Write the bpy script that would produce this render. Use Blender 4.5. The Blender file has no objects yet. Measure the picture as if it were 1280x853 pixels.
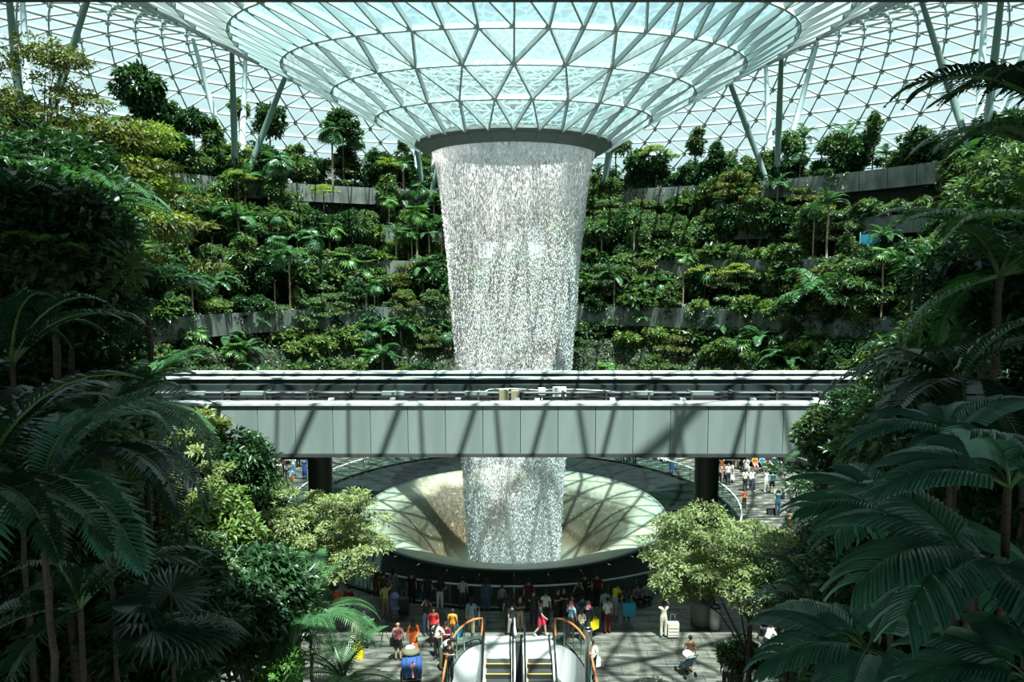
import bpy, bmesh, math, random
import numpy as np
from mathutils import Vector, Matrix
R = math.radians
# ------------------------------------------------------------ camera, sky, sun, exposure
sc = bpy.context.scene
COL = sc.collection
EYE = 15.8
PITCH = R(5.5)
FPX = 900.0
cd = bpy.data.cameras.new('camera'); cam = bpy.data.objects.new('camera', cd); COL.objects.link(cam)
cam.location = (0, 0, EYE); cam.rotation_euler = (R(90) - PITCH, 0, 0)
cd.sensor_width = 36.0; cd.lens = FPX / 1280 * 36; cd.clip_end = 1500
sc.camera = cam
w = bpy.data.worlds.new('sky'); sc.world = w; w.use_nodes = True
bg = w.node_tree.nodes['Background']
bg.inputs[0].default_value = (0.76, 0.95, 0.975, 1); bg.inputs[1].default_value = 1.0
SUN_K = Vector((0.13, -0.32, 1.0)).normalized()
sl = bpy.data.lights.new('sun', 'SUN'); sl.energy = 20.0; sl.angle = R(0.55); sl.color = (1.0, 0.965, 0.88)
so = bpy.data.objects.new('sun', sl); COL.objects.link(so)
so.rotation_euler = SUN_K.to_track_quat('Z', 'Y').to_euler(); so.location = (0, -20, 90)
sc.view_settings.view_transform = 'Standard'; sc.view_settings.look = 'None'
sc.view_settings.gamma = 1.0; sc.view_settings.use_curve_mapping = False
sc.view_settings.exposure = 0.0
cy = sc.cycles
cy.max_bounces = 5; cy.diffuse_bounces = 2; cy.glossy_bounces = 2; cy.transmission_bounces = 2
cy.transparent_max_bounces = 14; cy.use_denoising = True
cy.caustics_reflective = False; cy.caustics_refractive = False

rnd = random.Random(7)
nr = np.random.default_rng(11)
VC = Vector((0.1, 47.1, 0))          # axis of the waterfall

def ray(px, py):
    a = (px - 640) / FPX; b = (426.5 - py) / FPX
    return Vector((a, math.cos(PITCH) + b * math.sin(PITCH), b * math.cos(PITCH) - math.sin(PITCH)))
def at(px, py, d):
    r_ = ray(px, py); k = d / r_.y
    return Vector((r_.x * k, d, EYE + r_.z * k))
def foot(px, py, z=0.0):
    r_ = ray(px, py); k = (z - EYE) / r_.z
    return Vector((r_.x * k, r_.y * k, z))
def proj(p):
    x, y, z = p[0], p[1], p[2] - EYE
    dp = y * math.cos(PITCH) - z * math.sin(PITCH)
    up = z * math.cos(PITCH) + y * math.sin(PITCH)
    return 640 + FPX * x / dp, 426.5 - FPX * up / dp
def polar(rad, phi, z):               # phi in degrees, 0 = straight away from the camera, + = right
    return Vector((VC.x + rad * math.sin(R(phi)), VC.y + rad * math.cos(R(phi)), z))

# ------------------------------------------------------------ materials
MATS = {}
def N(nt, t, **kw):
    n = nt.nodes.new(t)
    for k, v in kw.items(): setattr(n, k, v)
    return n
def mat(name, col, rough=0.6, metal=0.0, spec=0.5, noise=None, bump=None, emit=None, scale=(1, 1, 1)):
    if name in MATS: return MATS[name]
    m = bpy.data.materials.new(name); m.use_nodes = True; nt = m.node_tree
    p = nt.nodes['Principled BSDF']
    p.inputs['Base Color'].default_value = (*col, 1); p.inputs['Roughness'].default_value = rough
    p.inputs['Metallic'].default_value = metal; p.inputs['Specular IOR Level'].default_value = spec
    if emit: p.inputs['Emission Color'].default_value = (*col, 1); p.inputs['Emission Strength'].default_value = emit
    if noise or bump:
        tc = N(nt, 'ShaderNodeTexCoord'); mp = N(nt, 'ShaderNodeMapping'); mp.inputs['Scale'].default_value = scale
        nt.links.new(tc.outputs['Object'], mp.inputs[0])
        nz = N(nt, 'ShaderNodeTexNoise'); nz.inputs['Scale'].default_value = (noise or bump)[0]; nz.inputs['Detail'].default_value = 6
        nt.links.new(mp.outputs[0], nz.inputs['Vector'])
        if noise:
            mx = N(nt, 'ShaderNodeMix', data_type='RGBA'); mx.inputs[6].default_value = (*col, 1); mx.inputs[7].default_value = (*noise[1], 1)
            rp = N(nt, 'ShaderNodeMapRange'); rp.inputs[1].default_value = 0.35; rp.inputs[2].default_value = 0.65
            nt.links.new(nz.outputs[0], rp.inputs[0]); nt.links.new(rp.outputs[0], mx.inputs[0]); nt.links.new(mx.outputs[2], p.inputs['Base Color'])
        if bump:
            bp = N(nt, 'ShaderNodeBump'); bp.inputs['Strength'].default_value = bump[1]; bp.inputs['Distance'].default_value = 0.05
            nt.links.new(nz.outputs[0], bp.inputs['Height']); nt.links.new(bp.outputs[0], p.inputs['Normal'])
    MATS[name] = m; return m
def leafmat(name, c1, c2, rough=0.42, trans=0.3, spec=0.5):
    m = bpy.data.materials.new(name); m.use_nodes = True; nt = m.node_tree
    p = nt.nodes['Principled BSDF']; p.inputs['Roughness'].default_value = rough; p.inputs['Specular IOR Level'].default_value = spec
    g = N(nt, 'ShaderNodeNewGeometry'); oi = N(nt, 'ShaderNodeObjectInfo')
    ad = N(nt, 'ShaderNodeMath', operation='ADD'); ml = N(nt, 'ShaderNodeMath', operation='MULTIPLY'); ml.inputs[1].default_value = 0.5
    nt.links.new(g.outputs['Random Per Island'], ad.inputs[0]); nt.links.new(oi.outputs['Random'], ad.inputs[1]); nt.links.new(ad.outputs[0], ml.inputs[0])
    mx = N(nt, 'ShaderNodeMix', data_type='RGBA'); mx.inputs[6].default_value = (*c1, 1); mx.inputs[7].default_value = (*c2, 1)
    nt.links.new(ml.outputs[0], mx.inputs[0]); nt.links.new(mx.outputs[2], p.inputs['Base Color'])
    tr = N(nt, 'ShaderNodeBsdfTranslucent'); sat = N(nt, 'ShaderNodeMix', data_type='RGBA', blend_type='MULTIPLY'); sat.inputs[0].default_value = 1
    sat.inputs[7].default_value = (1.55, 1.6, 0.65, 1); nt.links.new(mx.outputs[2], sat.inputs[6]); nt.links.new(sat.outputs[2], tr.inputs[0])
    ms = N(nt, 'ShaderNodeMixShader'); ms.inputs[0].default_value = trans
    nt.links.new(p.outputs[0], ms.inputs[1]); nt.links.new(tr.outputs[0], ms.inputs[2])
    nt.links.new(ms.outputs[0], nt.nodes['Material Output'].inputs[0])
    MATS[name] = m; return m

leafmat('leaf_dark', (0.0135, 0.0459, 0.0189), (0.0297, 0.0837, 0.0270), 0.38)
leafmat('leaf_mid', (0.040, 0.088, 0.036), (0.098, 0.165, 0.060), 0.42)
leafmat('leaf_bright', (0.072, 0.140, 0.036), (0.150, 0.225, 0.062), 0.42)
leafmat('leaf_lime', (0.120, 0.190, 0.030), (0.230, 0.290, 0.050), 0.5)
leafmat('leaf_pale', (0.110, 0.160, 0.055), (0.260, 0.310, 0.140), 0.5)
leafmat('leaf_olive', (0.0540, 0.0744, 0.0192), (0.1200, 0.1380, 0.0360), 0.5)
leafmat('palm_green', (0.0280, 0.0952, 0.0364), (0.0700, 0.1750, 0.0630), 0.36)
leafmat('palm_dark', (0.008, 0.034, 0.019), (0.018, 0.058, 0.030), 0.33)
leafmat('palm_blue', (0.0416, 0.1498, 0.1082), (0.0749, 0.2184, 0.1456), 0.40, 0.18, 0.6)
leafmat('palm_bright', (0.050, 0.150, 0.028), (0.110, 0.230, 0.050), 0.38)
mat('bark', (0.028, 0.021, 0.015), 0.85, noise=(8, (0.075, 0.055, 0.038)), scale=(1, 1, 4))
mat('bark_pale', (0.16, 0.11, 0.07), 0.8, noise=(6, (0.30, 0.23, 0.16)), scale=(1, 1, 5))
mat('stem_green', (0.06, 0.12, 0.03), 0.5)
mat('soil', (0.012, 0.016, 0.010), 0.95, noise=(3, (0.025, 0.035, 0.018)), bump=(5, 0.5))
mat('concrete', (0.19, 0.205, 0.195), 0.75, noise=(1.6, (0.085, 0.10, 0.095)), bump=(14, 0.15), scale=(1, 1, .35))
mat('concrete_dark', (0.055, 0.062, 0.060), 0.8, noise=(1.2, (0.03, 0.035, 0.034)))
mat('bridge_panel', (0.25, 0.30, 0.29), 0.5, noise=(0.9, (0.19, 0.235, 0.225)), bump=(6, 0.05), scale=(1.5, 1.5, .25))
mat('bridge_cap', (0.62, 0.66, 0.64), 0.55, noise=(2.5, (0.48, 0.53, 0.51)))
mat('deck_dark', (0.010, 0.012, 0.013), 0.7, noise=(2, (0.018, 0.02, 0.02)))
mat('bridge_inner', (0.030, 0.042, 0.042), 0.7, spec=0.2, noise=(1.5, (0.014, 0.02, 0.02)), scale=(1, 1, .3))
mat('conduit_grey', (0.10, 0.12, 0.12), 0.6)
mat('column_dark', (0.045, 0.055, 0.050), 0.55, noise=(2, (0.035, 0.042, 0.038)))
mat('steel_white', (0.40, 0.46, 0.45), 0.45, spec=0.4)
mat('steel_green', (0.13, 0.20, 0.18), 0.45)
mat('steel_pale', (0.55, 0.70, 0.72), 0.4)
mat('ring_grey', (0.16, 0.19, 0.17), 0.45)
mat('black', (0.006, 0.007, 0.007), 0.5)
mat('rubber', (0.01, 0.011, 0.012), 0.35)
mat('white_box', (0.75, 0.77, 0.76), 0.5)
mat('box_tan', (0.30, 0.28, 0.17), 0.6)
mat('chrome', (0.55, 0.57, 0.57), 0.25, 0.9)
mat('rail_white', (0.72, 0.76, 0.75), 0.35)
mat('wood_rail', (0.45, 0.17, 0.06), 0.4)
mat('white_panel', (0.90, 0.93, 0.93), 0.35)
mat('step_dark', (0.035, 0.04, 0.042), 0.5)
mat('step_yellow', (0.65, 0.42, 0.08), 0.5)
mat('plate', (0.55, 0.58, 0.58), 0.45, 0.2)
mat('warm_light', (1.0, 0.45, 0.12), emit=1.6)
mat('pale_light', (0.85, 0.95, 1.0), emit=0.9)
mat('ceiling_paint', (0.05, 0.055, 0.055), 0.7)

def stone_mat():
    m = bpy.data.materials.new('floor_stone'); m.use_nodes = True; nt = m.node_tree; p = nt.nodes['Principled BSDF']
    tc = N(nt, 'ShaderNodeTexCoord'); mp = N(nt, 'ShaderNodeMapping'); mp.inputs['Scale'].default_value = (0.35, 1.6, 1); mp.inputs['Rotation'].default_value = (0, 0, 0.16)
    nt.links.new(tc.outputs['Object'], mp.inputs[0])
    nz = N(nt, 'ShaderNodeTexNoise'); nz.inputs['Scale'].default_value = 2.2; nz.inputs['Detail'].default_value = 7; nz.inputs['Distortion'].default_value = 0.8
    nt.links.new(mp.outputs[0], nz.inputs['Vector'])
    cr = N(nt, 'ShaderNodeValToRGB'); e = cr.color_ramp.elements
    e[0].position = 0.36; e[0].color = (0.030, 0.036, 0.034, 1); e[1].position = 0.66; e[1].color = (0.175, 0.176, 0.142, 1)
    nt.links.new(nz.outputs[0], cr.inputs[0]); nt.links.new(cr.outputs[0], p.inputs['Base Color']); p.inputs['Roughness'].default_value = 0.45
    MATS['floor_stone'] = m
stone_mat()

def glass_mat(name, tint, haze, hazecol, caustic=False, gloss=0.06):
    m = bpy.data.materials.new(name); m.use_nodes = True; nt = m.node_tree; nt.nodes.remove(nt.nodes['Principled BSDF'])
    t = N(nt, 'ShaderNodeBsdfTransparent'); t.inputs[0].default_value = (*tint, 1)
    tl = N(nt, 'ShaderNodeBsdfTranslucent'); tl.inputs[0].default_value = (*hazecol, 1)
    m1 = N(nt, 'ShaderNodeMixShader'); m1.inputs[0].default_value = haze
    nt.links.new(t.outputs[0], m1.inputs[1]); nt.links.new(tl.outputs[0], m1.inputs[2])
    gl = N(nt, 'ShaderNodeBsdfGlossy'); gl.inputs['Roughness'].default_value = 0.05
    m2 = N(nt, 'ShaderNodeMixShader'); m2.inputs[0].default_value = gloss
    nt.links.new(m1.outputs[0], m2.inputs[1]); nt.links.new(gl.outputs[0], m2.inputs[2])
    nt.links.new(m2.outputs[0], nt.nodes['Material Output'].inputs[0])
    if caustic:  # white caustic lines of the water film painted into the haze
        tc = N(nt, 'ShaderNodeTexCoord'); nz = N(nt, 'ShaderNodeTexNoise'); nz.inputs['Scale'].default_value = 1.1
        ad = N(nt, 'ShaderNodeVectorMath', operation='MULTIPLY_ADD'); ad.inputs[1].default_value = (.9, .9, .9)
        nt.links.new(tc.outputs['Object'], nz.inputs['Vector']); nt.links.new(nz.outputs[1], ad.inputs[0]); nt.links.new(tc.outputs['Object'], ad.inputs[2])
        vo = N(nt, 'ShaderNodeTexVoronoi', feature='DISTANCE_TO_EDGE'); vo.inputs['Scale'].default_value = 1.9
        nt.links.new(ad.outputs[0], vo.inputs['Vector'])
        mr = N(nt, 'ShaderNodeMapRange'); mr.inputs[1].default_value = 0.0; mr.inputs[2].default_value = 0.16; mr.inputs[3].default_value = haze + (0.045 if haze < .1 else .22); mr.inputs[4].default_value = haze
        nt.links.new(vo.outputs[0], mr.inputs[0]); nt.links.new(mr.outputs[0], m1.inputs[0])
    MATS[name] = m
glass_mat('roof_glass', (0.86, 0.935, 0.945), 0.022, (0.9, 1, 1))
glass_mat('roof_glass_wet', (0.78, 0.915, 0.935), 0.010, (0.65, 0.95, 1.0), True)
glass_mat('funnel_water', (0.83, 0.945, 0.965), 0.10, (0.26, 0.32, 0.32), True)
glass_mat('clear_glass', (0.72, 0.82, 0.80), 0.006, (0.8, 0.9, 0.9), gloss=0.02)

def water_mat(name, sc_xyz, thr_top, thr_mid, thr_bot, soft, haze, z0, z1, zm):
    m = bpy.data.materials.new(name); m.use_nodes = True; nt = m.node_tree; nt.nodes.remove(nt.nodes['Principled BSDF'])
    tc = N(nt, 'ShaderNodeTexCoord'); mp = N(nt, 'ShaderNodeMapping'); mp.inputs['Scale'].default_value = sc_xyz
    nt.links.new(tc.outputs['Object'], mp.inputs[0])
    nz = N(nt, 'ShaderNodeTexNoise'); nz.inputs['Scale'].default_value = 1.0; nz.inputs['Detail'].default_value = 2.5; nz.inputs['Roughness'].default_value = 0.7
    nt.links.new(mp.outputs[0], nz.inputs['Vector'])
    mp2 = N(nt, 'ShaderNodeMapping'); mp2.inputs['Scale'].default_value = (1.3, 1.3, .05); nt.links.new(tc.outputs['Object'], mp2.inputs[0])
    n2 = N(nt, 'ShaderNodeTexNoise'); n2.inputs['Scale'].default_value = 1.0; nt.links.new(mp2.outputs[0], n2.inputs['Vector'])
    sx = N(nt, 'ShaderNodeSeparateXYZ'); nt.links.new(tc.outputs['Object'], sx.inputs[0])
    fr = N(nt, 'ShaderNodeMapRange'); fr.inputs[1].default_value = z0; fr.inputs[2].default_value = z1; nt.links.new(sx.outputs[2], fr.inputs[0])
    cr = N(nt, 'ShaderNodeFloatCurve'); c = cr.mapping.curves[0]; c.points[0].location = (0, thr_bot); c.points[1].location = (1, thr_top); c.points.new(zm, thr_mid); cr.mapping.update()
    nt.links.new(fr.outputs[0], cr.inputs[1])
    sb = N(nt, 'ShaderNodeMath', operation='SUBTRACT'); nt.links.new(nz.outputs[0], sb.inputs[0]); nt.links.new(cr.outputs[0], sb.inputs[1])
    a2 = N(nt, 'ShaderNodeMath', operation='MULTIPLY_ADD'); a2.inputs[1].default_value = 0.45; nt.links.new(n2.outputs[0], a2.inputs[0]); nt.links.new(sb.outputs[0], a2.inputs[2])
    a3 = N(nt, 'ShaderNodeMath', operation='SUBTRACT'); a3.inputs[1].default_value = 0.225; nt.links.new(a2.outputs[0], a3.inputs[0])
    al = N(nt, 'ShaderNodeMapRange'); al.inputs[1].default_value = 0; al.inputs[2].default_value = soft; al.inputs[3].default_value = haze; al.inputs[4].default_value = 0.95
    nt.links.new(a3.outputs[0], al.inputs[0])
    t = N(nt, 'ShaderNodeBsdfTransparent')
    df = N(nt, 'ShaderNodeBsdfDiffuse'); tl = N(nt, 'ShaderNodeBsdfTranslucent')
    wc = N(nt, 'ShaderNodeMix', data_type='RGBA'); wc.inputs[6].default_value = (0.78, 0.81, 0.81, 1); wc.inputs[7].default_value = (1, 1, 1, 1)  # water colour brightened towards the top to make up for the ring's shade
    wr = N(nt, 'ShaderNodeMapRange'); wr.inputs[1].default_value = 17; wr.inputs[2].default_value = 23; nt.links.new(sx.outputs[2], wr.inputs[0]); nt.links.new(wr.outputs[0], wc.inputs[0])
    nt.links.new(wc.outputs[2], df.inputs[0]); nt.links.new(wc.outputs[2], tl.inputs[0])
    mm = N(nt, 'ShaderNodeMixShader'); mm.inputs[0].default_value = 0.5
    nt.links.new(df.outputs[0], mm.inputs[1]); nt.links.new(tl.outputs[0], mm.inputs[2])
    ms = N(nt, 'ShaderNodeMixShader'); nt.links.new(al.outputs[0], ms.inputs[0]); nt.links.new(t.outputs[0], ms.inputs[1]); nt.links.new(mm.outputs[0], ms.inputs[2])
    nt.links.new(ms.outputs[0], nt.nodes['Material Output'].inputs[0]); MATS[name] = m
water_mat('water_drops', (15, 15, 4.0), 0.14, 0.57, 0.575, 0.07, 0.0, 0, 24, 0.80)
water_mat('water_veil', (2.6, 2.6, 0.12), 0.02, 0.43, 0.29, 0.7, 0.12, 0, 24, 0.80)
mat('droplet', (0.70, 0.73, 0.73), 0.3)

# ------------------------------------------------------------ mesh helpers
class MB:
    def __init__(s): s.v = []; s.f = []; s.m = []
    def add(s, v, f, m=0):
        o = len(s.v); s.v += [tuple(p) for p in v]; s.f += [tuple(i + o for i in q) for q in f]; s.m += [m] * len(f); return s
    def box(s, x0, x1, y0, y1, z0, z1, m=0):
        v = [(x0, y0, z0), (x1, y0, z0), (x1, y1, z0), (x0, y1, z0), (x0, y0, z1), (x1, y0, z1), (x1, y1, z1), (x0, y1, z1)]
        return s.add(v, [(0, 3, 2, 1), (4, 5, 6, 7), (0, 1, 5, 4), (1, 2, 6, 5), (2, 3, 7, 6), (3, 0, 4, 7)], m)
    def tube(s, pts, rad, n=8, m=0, cap=True):
        pts = [Vector(p) for p in pts]; k = len(pts)
        if not hasattr(rad, '__len__'): rad = [rad] * k
        v = []; f = []
        for i, p in enumerate(pts):
            d = (pts[min(i + 1, k - 1)] - pts[max(i - 1, 0)]).normalized()
            a = Vector((0, 0, 1)) if abs(d.z) < 0.9 else Vector((0, 1, 0))
            u = d.cross(a).normalized(); w_ = d.cross(u)
            for j in range(n):
                t = 2 * math.pi * j / n; v.append(p + (u * math.cos(t) + w_ * math.sin(t)) * rad[i])
        for i in range(k - 1):
            for j in range(n):
                f.append((i * n + j, i * n + (j + 1) % n, (i + 1) * n + (j + 1) % n, (i + 1) * n + j))
        if cap: f.append(tuple(range(n))); f.append(tuple(reversed(range((k - 1) * n, k * n))))
        return s.add(v, f, m)
    def lathe(s, prof, n=32, c=(0, 0), m=0, a0=0, a1=360):
        full = abs(a1 - a0) >= 360; cols = n if full else n + 1; v = []; f = []
        for r_, z in prof:
            for j in range(cols):
                t = R(a0 + (a1 - a0) * j / n); v.append((c[0] + r_ * math.sin(t), c[1] + r_ * math.cos(t), z))
        for i in range(len(prof) - 1):
            for j in range(n):
                j2 = (j + 1) % cols
                f.append((i * cols + j, i * cols + j2, (i + 1) * cols + j2, (i + 1) * cols + j))
        return s.add(v, f, m)
    def ellip(s, c, r_, n=10, k=6, m=0, fn=None):
        v = []; f = []
        for i in range(k + 1):
            th = math.pi * i / k
            for j in range(n):
                t = 2 * math.pi * j / n
                p = Vector((r_[0] * math.sin(th) * math.cos(t), r_[1] * math.sin(th) * math.sin(t), r_[2] * math.cos(th)))
                if fn: p = fn(p)
                v.append((c[0] + p.x, c[1] + p.y, c[2] + p.z))
        for i in range(k):
            for j in range(n): f.append((i * n + j, (i + 1) * n + j, (i + 1) * n + (j + 1) % n, i * n + (j + 1) % n))
        return s.add(v, f, m)
    def mesh(s, name, mats, smooth=False):
        me = bpy.data.meshes.new(name); me.from_pydata(s.v, [], s.f)
        for x in ([mats] if isinstance(mats, str) else mats): me.materials.append(MATS[x])
        if any(s.m): me.polygons.foreach_set('material_index', s.m)
        if smooth: me.polygons.foreach_set('use_smooth', [True] * len(s.f))
        me.update(); return me
def tri_mesh(name, V, F, mats, smooth=False):
    """V (n,3) floats, F (m,k) ints -> mesh, fast."""
    me = bpy.data.meshes.new(name); V = np.ascontiguousarray(V, dtype=np.float32); F = np.ascontiguousarray(F, dtype=np.int32); k = F.shape[1]
    me.vertices.add(len(V)); me.vertices.foreach_set('co', V.ravel()); me.loops.add(F.size); me.loops.foreach_set('vertex_index', F.ravel())
    me.polygons.add(len(F)); me.polygons.foreach_set('loop_start', np.arange(0, F.size, k, dtype=np.int32))
    me.materials.append(MATS[mats]); me.update(calc_edges=True)
    if smooth: me.polygons.foreach_set('use_smooth', [True] * len(F))
    return me
def tag(o, label=None, cat=None, group=None, kind=None):
    if label: o['label'] = label
    if cat: o['category'] = cat
    if group: o['group'] = group
    if kind: o['kind'] = kind
    return o
def link(name, me, parent=None, loc=(0, 0, 0), rot=(0, 0, 0), scale=(1, 1, 1)):
    o = bpy.data.objects.new(name, me); COL.objects.link(o); o.parent = parent
    o.location = loc; o.rotation_euler = rot; o.scale = scale; return o
def empty(name, loc=(0, 0, 0), rz=0, label=None, cat=None, group=None, kind=None):
    o = link(name, None, None, loc, (0, 0, rz)); o.empty_display_size = 0.2
    return tag(o, label, cat, group, kind)
ORD = ['nearest', 'second', 'third', 'fourth', 'fifth', 'sixth', 'seventh', 'eighth', 'ninth', 'tenth', 'eleventh', 'twelfth', 'thirteenth', 'fourteenth', 'fifteenth',
       'sixteenth', 'seventeenth', 'eighteenth', 'nineteenth', 'twentieth'] + ['twenty-' + x for x in 'first second third fourth fifth sixth seventh eighth ninth'.split()] + ['thirtieth'] + ['thirty-' + x for x in 'first second third fourth fifth sixth seventh eighth ninth'.split()] + ['fortieth']
# ------------------------------------------------------------ glass roof: toroidal lattice shell
PN = np.array([[6.2, 8.05], [8.6, 9.16], [11.2, 10.2], [14, 11.0], [16.8, 12.0], [20, 13.0], [25, 14.6], [34, 17.5], [50, 20], [60, 19], [70, 13], [80, 4]])
PS = np.array([[6.2, 8.05], [8.6, 9.6], [11.2, 11.0], [14, 12.4], [17, 14.0], [20.3, 15.5], [26.6, 18.9], [34, 22.0], [41, 24.3], [47, 25.0], [53, 24.3], [59, 22.0], [65, 18.2], [70, 14.0], [75, 9.0], [80, 3], [82, 0]])
def shell_z(rr, phi):
    w_ = max(0.0, -math.cos(phi)) ** 1.6          # towards the camera the roof dips lower
    return EYE + (1 - w_) * float(np.interp(rr, PS[:, 0], PS[:, 1])) + w_ * float(np.interp(rr, PN[:, 0], PN[:, 1]))
hoops = [6.2, 8.6, 11.2, 14.0, 16.8, 19.6, 22.4, 25.2, 28, 30.9, 33.8, 36.7, 39.6, 42.5, 45.4, 48.2, 51, 53.7, 56.4, 59, 61.4, 63.7, 65.9, 68, 70, 71.9, 73.7, 75.4, 77, 78.5, 79.9]
def ncount(i): return 28 if i < 3 else (56 if i < 9 else 112)
rings = []
for i, rr in enumerate(hoops):
    n = ncount(i); sh = 0.5 if (i % 2 and i != 3) else 0.0
    if i == 3: sh = 0.0
    rings.append([(VC.x + rr * math.sin(t), VC.y + rr * math.cos(t), shell_z(rr, t)) for t in [2 * math.pi * (j + sh) / n for j in range(n)]])
beams = []; panes = []     # (i, p, q) / (i, a, b, c)
for i in range(len(hoops)):
    A = rings[i]; n = len(A)
    for j in range(n):
        if i > 0: beams.append((i, A[j], A[(j + 1) % n], 'hoop_beam'))
    if i + 1 == len(hoops): break
    B = rings[i + 1]; m = len(B)
    shA = 0.5 if (i % 2 and i != 3) else 0.0; shB = 0.5 if ((i + 1) % 2 and (i + 1) != 3) else 0.0
    if m == n:
        for j in range(n):
            if shB > shA:   # B[j] sits between A[j], A[j+1]
                panes.append((i, A[j], A[(j + 1) % n], B[j])); panes.append((i, A[(j + 1) % n], B[(j + 1) % n], B[j]))
                beams.append((i, A[j], B[j], 'lattice_beam')); beams.append((i, A[(j + 1) % n], B[j], 'lattice_beam'))
            else:
                k = (j + 1) % n if shA > shB else j
                panes.append((i, A[j], A[(j + 1) % n], B[k])) if shA > shB else panes.append((i, A[j], A[(j + 1) % n], B[(j + 1) % n]))
                panes.append((i, A[j], B[k], B[j])) if shA > shB else panes.append((i, A[j], B[(j + 1) % n], B[j]))
                beams.append((i, A[j], B[j], 'lattice_beam')); beams.append((i, A[j], B[(j + 1) % n], 'lattice_beam'))
    else:                   # the mesh doubles
        for j in range(n):
            tA = (j + shA) / n; k = int(round(tA * m - shB)) % m
            a, a2 = A[j], A[(j + 1) % n]; b0, b1, b2, b3 = B[(k - 1) % m], B[k], B[(k + 1) % m], B[(k + 2) % m]
            for bb in (b0, b1, b2): beams.append((i, a, bb, 'lattice_beam'))
            panes += [(i, a, b1, b0), (i, a, b2, b1), (i, a, a2, b2)]
            if i != 2: pass
roof = empty('ceiling', (0, 0, 0), kind='structure')
def beam_geo(p, q, w_, h, out_v, out_f):
    p = Vector(p); q = Vector(q); d = (q - p).normalized(); c = (p + q) / 2
    rr = Vector((c.x - VC.x, c.y - VC.y, 0)); 
    r_, ph = rr.length, math.atan2(rr.x, rr.y)
    e = 0.5; dz = (shell_z(r_ + e, ph) - shell_z(r_ - e, ph)) / (2 * e); rr.normalize()
    nrm = Vector((-rr.x * dz, -rr.y * dz, 1)).normalized()
    s_ = d.cross(nrm).normalized() * w_ / 2; dn = -nrm * h
    o = len(out_v)
    for base in (p, q):
        for k in (s_, -s_):
            out_v.append(tuple(base + k)); out_v.append(tuple(base + k + dn))
    out_f += [tuple(o + x for x in t) for t in ((0, 4, 5, 1), (2, 3, 7, 6), (1, 5, 7, 3), (0, 2, 6, 4), (0, 1, 3, 2), (4, 6, 7, 5))]
def inview(p):
    if p[1] < 6: return False
    x, y = proj(p); return -15 < x < 1295 and -15 < y < 330
def mid(*ps): return tuple(sum(c) / len(ps) for c in zip(*ps))
nb = np_ = 0; SV = []; SF = []; GV = []; GF = []
def dist(b): c = mid(*b[1:3]); return math.dist(c, (0, 0, EYE))
order = sorted(beams, key=lambda b: (not inview(mid(b[1], b[2])), dist(b)))
for b in order:
    i = b[0]; w_, h = (0.095, 0.29) if i < 9 else (0.13, 0.34)
    if i >= 9:
        if b[3] == 'lattice_beam':
            f1 = abs(math.atan2(b[1][0] - VC.x, b[1][1] - VC.y)); f2 = abs(math.atan2(b[2][0] - VC.x, b[2][1] - VC.y))
            w_, h = (0.15, 0.42) if f1 > f2 else (0.09, 0.2)
        else: w_, h = 0.10, 0.34
    c = mid(b[1], b[2])
    if c[1] < -30: continue
    if inview(c) and nb < 300 and i < 8:
        V, F = [], []; beam_geo(b[1], b[2], w_, h, V, F); mb = MB(); mb.add(V, F); link(b[3], mb.mesh(b[3], 'steel_white'), roof); nb += 1
    else: beam_geo(b[1], b[2], w_, h, SV, SF)
for i in range(9, len(hoops)):         # dark nodes below the joints
    for p in rings[i]:
        if p[1] < 20: continue
        x, y, z = p; a = 0.17; o = len(SV)
        SV += [(x - a, y - a, z - .22), (x + a, y - a, z - .22), (x + a, y + a, z - .22), (x - a, y + a, z - .22), (x - a, y - a, z - .55), (x + a, y - a, z - .55), (x + a, y + a, z - .55), (x - a, y + a, z - .55)]
        SF += [tuple(o + k for k in t) for t in ((0, 3, 2, 1), (4, 5, 6, 7), (0, 1, 5, 4), (1, 2, 6, 5), (2, 3, 7, 6), (3, 0, 4, 7))]
tag(link('lattice', tri_mesh('lattice', SV, SF, 'steel_white'), roof), kind='stuff')
gw = {'funnel_water': ([], []), 'roof_glass': ([], []), 'roof_glass_wet': ([], [])}
porder = sorted(panes, key=lambda b: (not inview(mid(*b[1:])), math.dist(mid(*b[1:]), (0, 0, EYE))))
for b in porder:
    wet = 'funnel_water' if b[0] < 3 else ('roof_glass_wet' if b[0] < 4 else 'roof_glass'); c = mid(*b[1:])
    if c[1] < -30: continue
    P = [Vector(c) + (Vector(p) - Vector(c)) * 0.985 for p in b[1:]]; up = [p + Vector((0, 0, 0.03)) for p in P]
    if inview(c) and np_ < 300 and b[0] < 8:
        mb = MB(); mb.add(P + up, [(0, 2, 1), (3, 4, 5), (0, 1, 4, 3), (1, 2, 5, 4), (2, 0, 3, 5)]); link('glass_pane', mb.mesh('glass_pane', wet), roof); np_ += 1
    else:
        V, F = gw[wet]; o = len(V); V += [tuple(p) for p in P + up]; F += [(o, o + 2, o + 1), (o + 3, o + 4, o + 5)]
for k, (V, F) in gw.items():
    if V: tag(link('glass_panes', tri_mesh('glass_panes', V, F, k), roof), kind='stuff')

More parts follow.
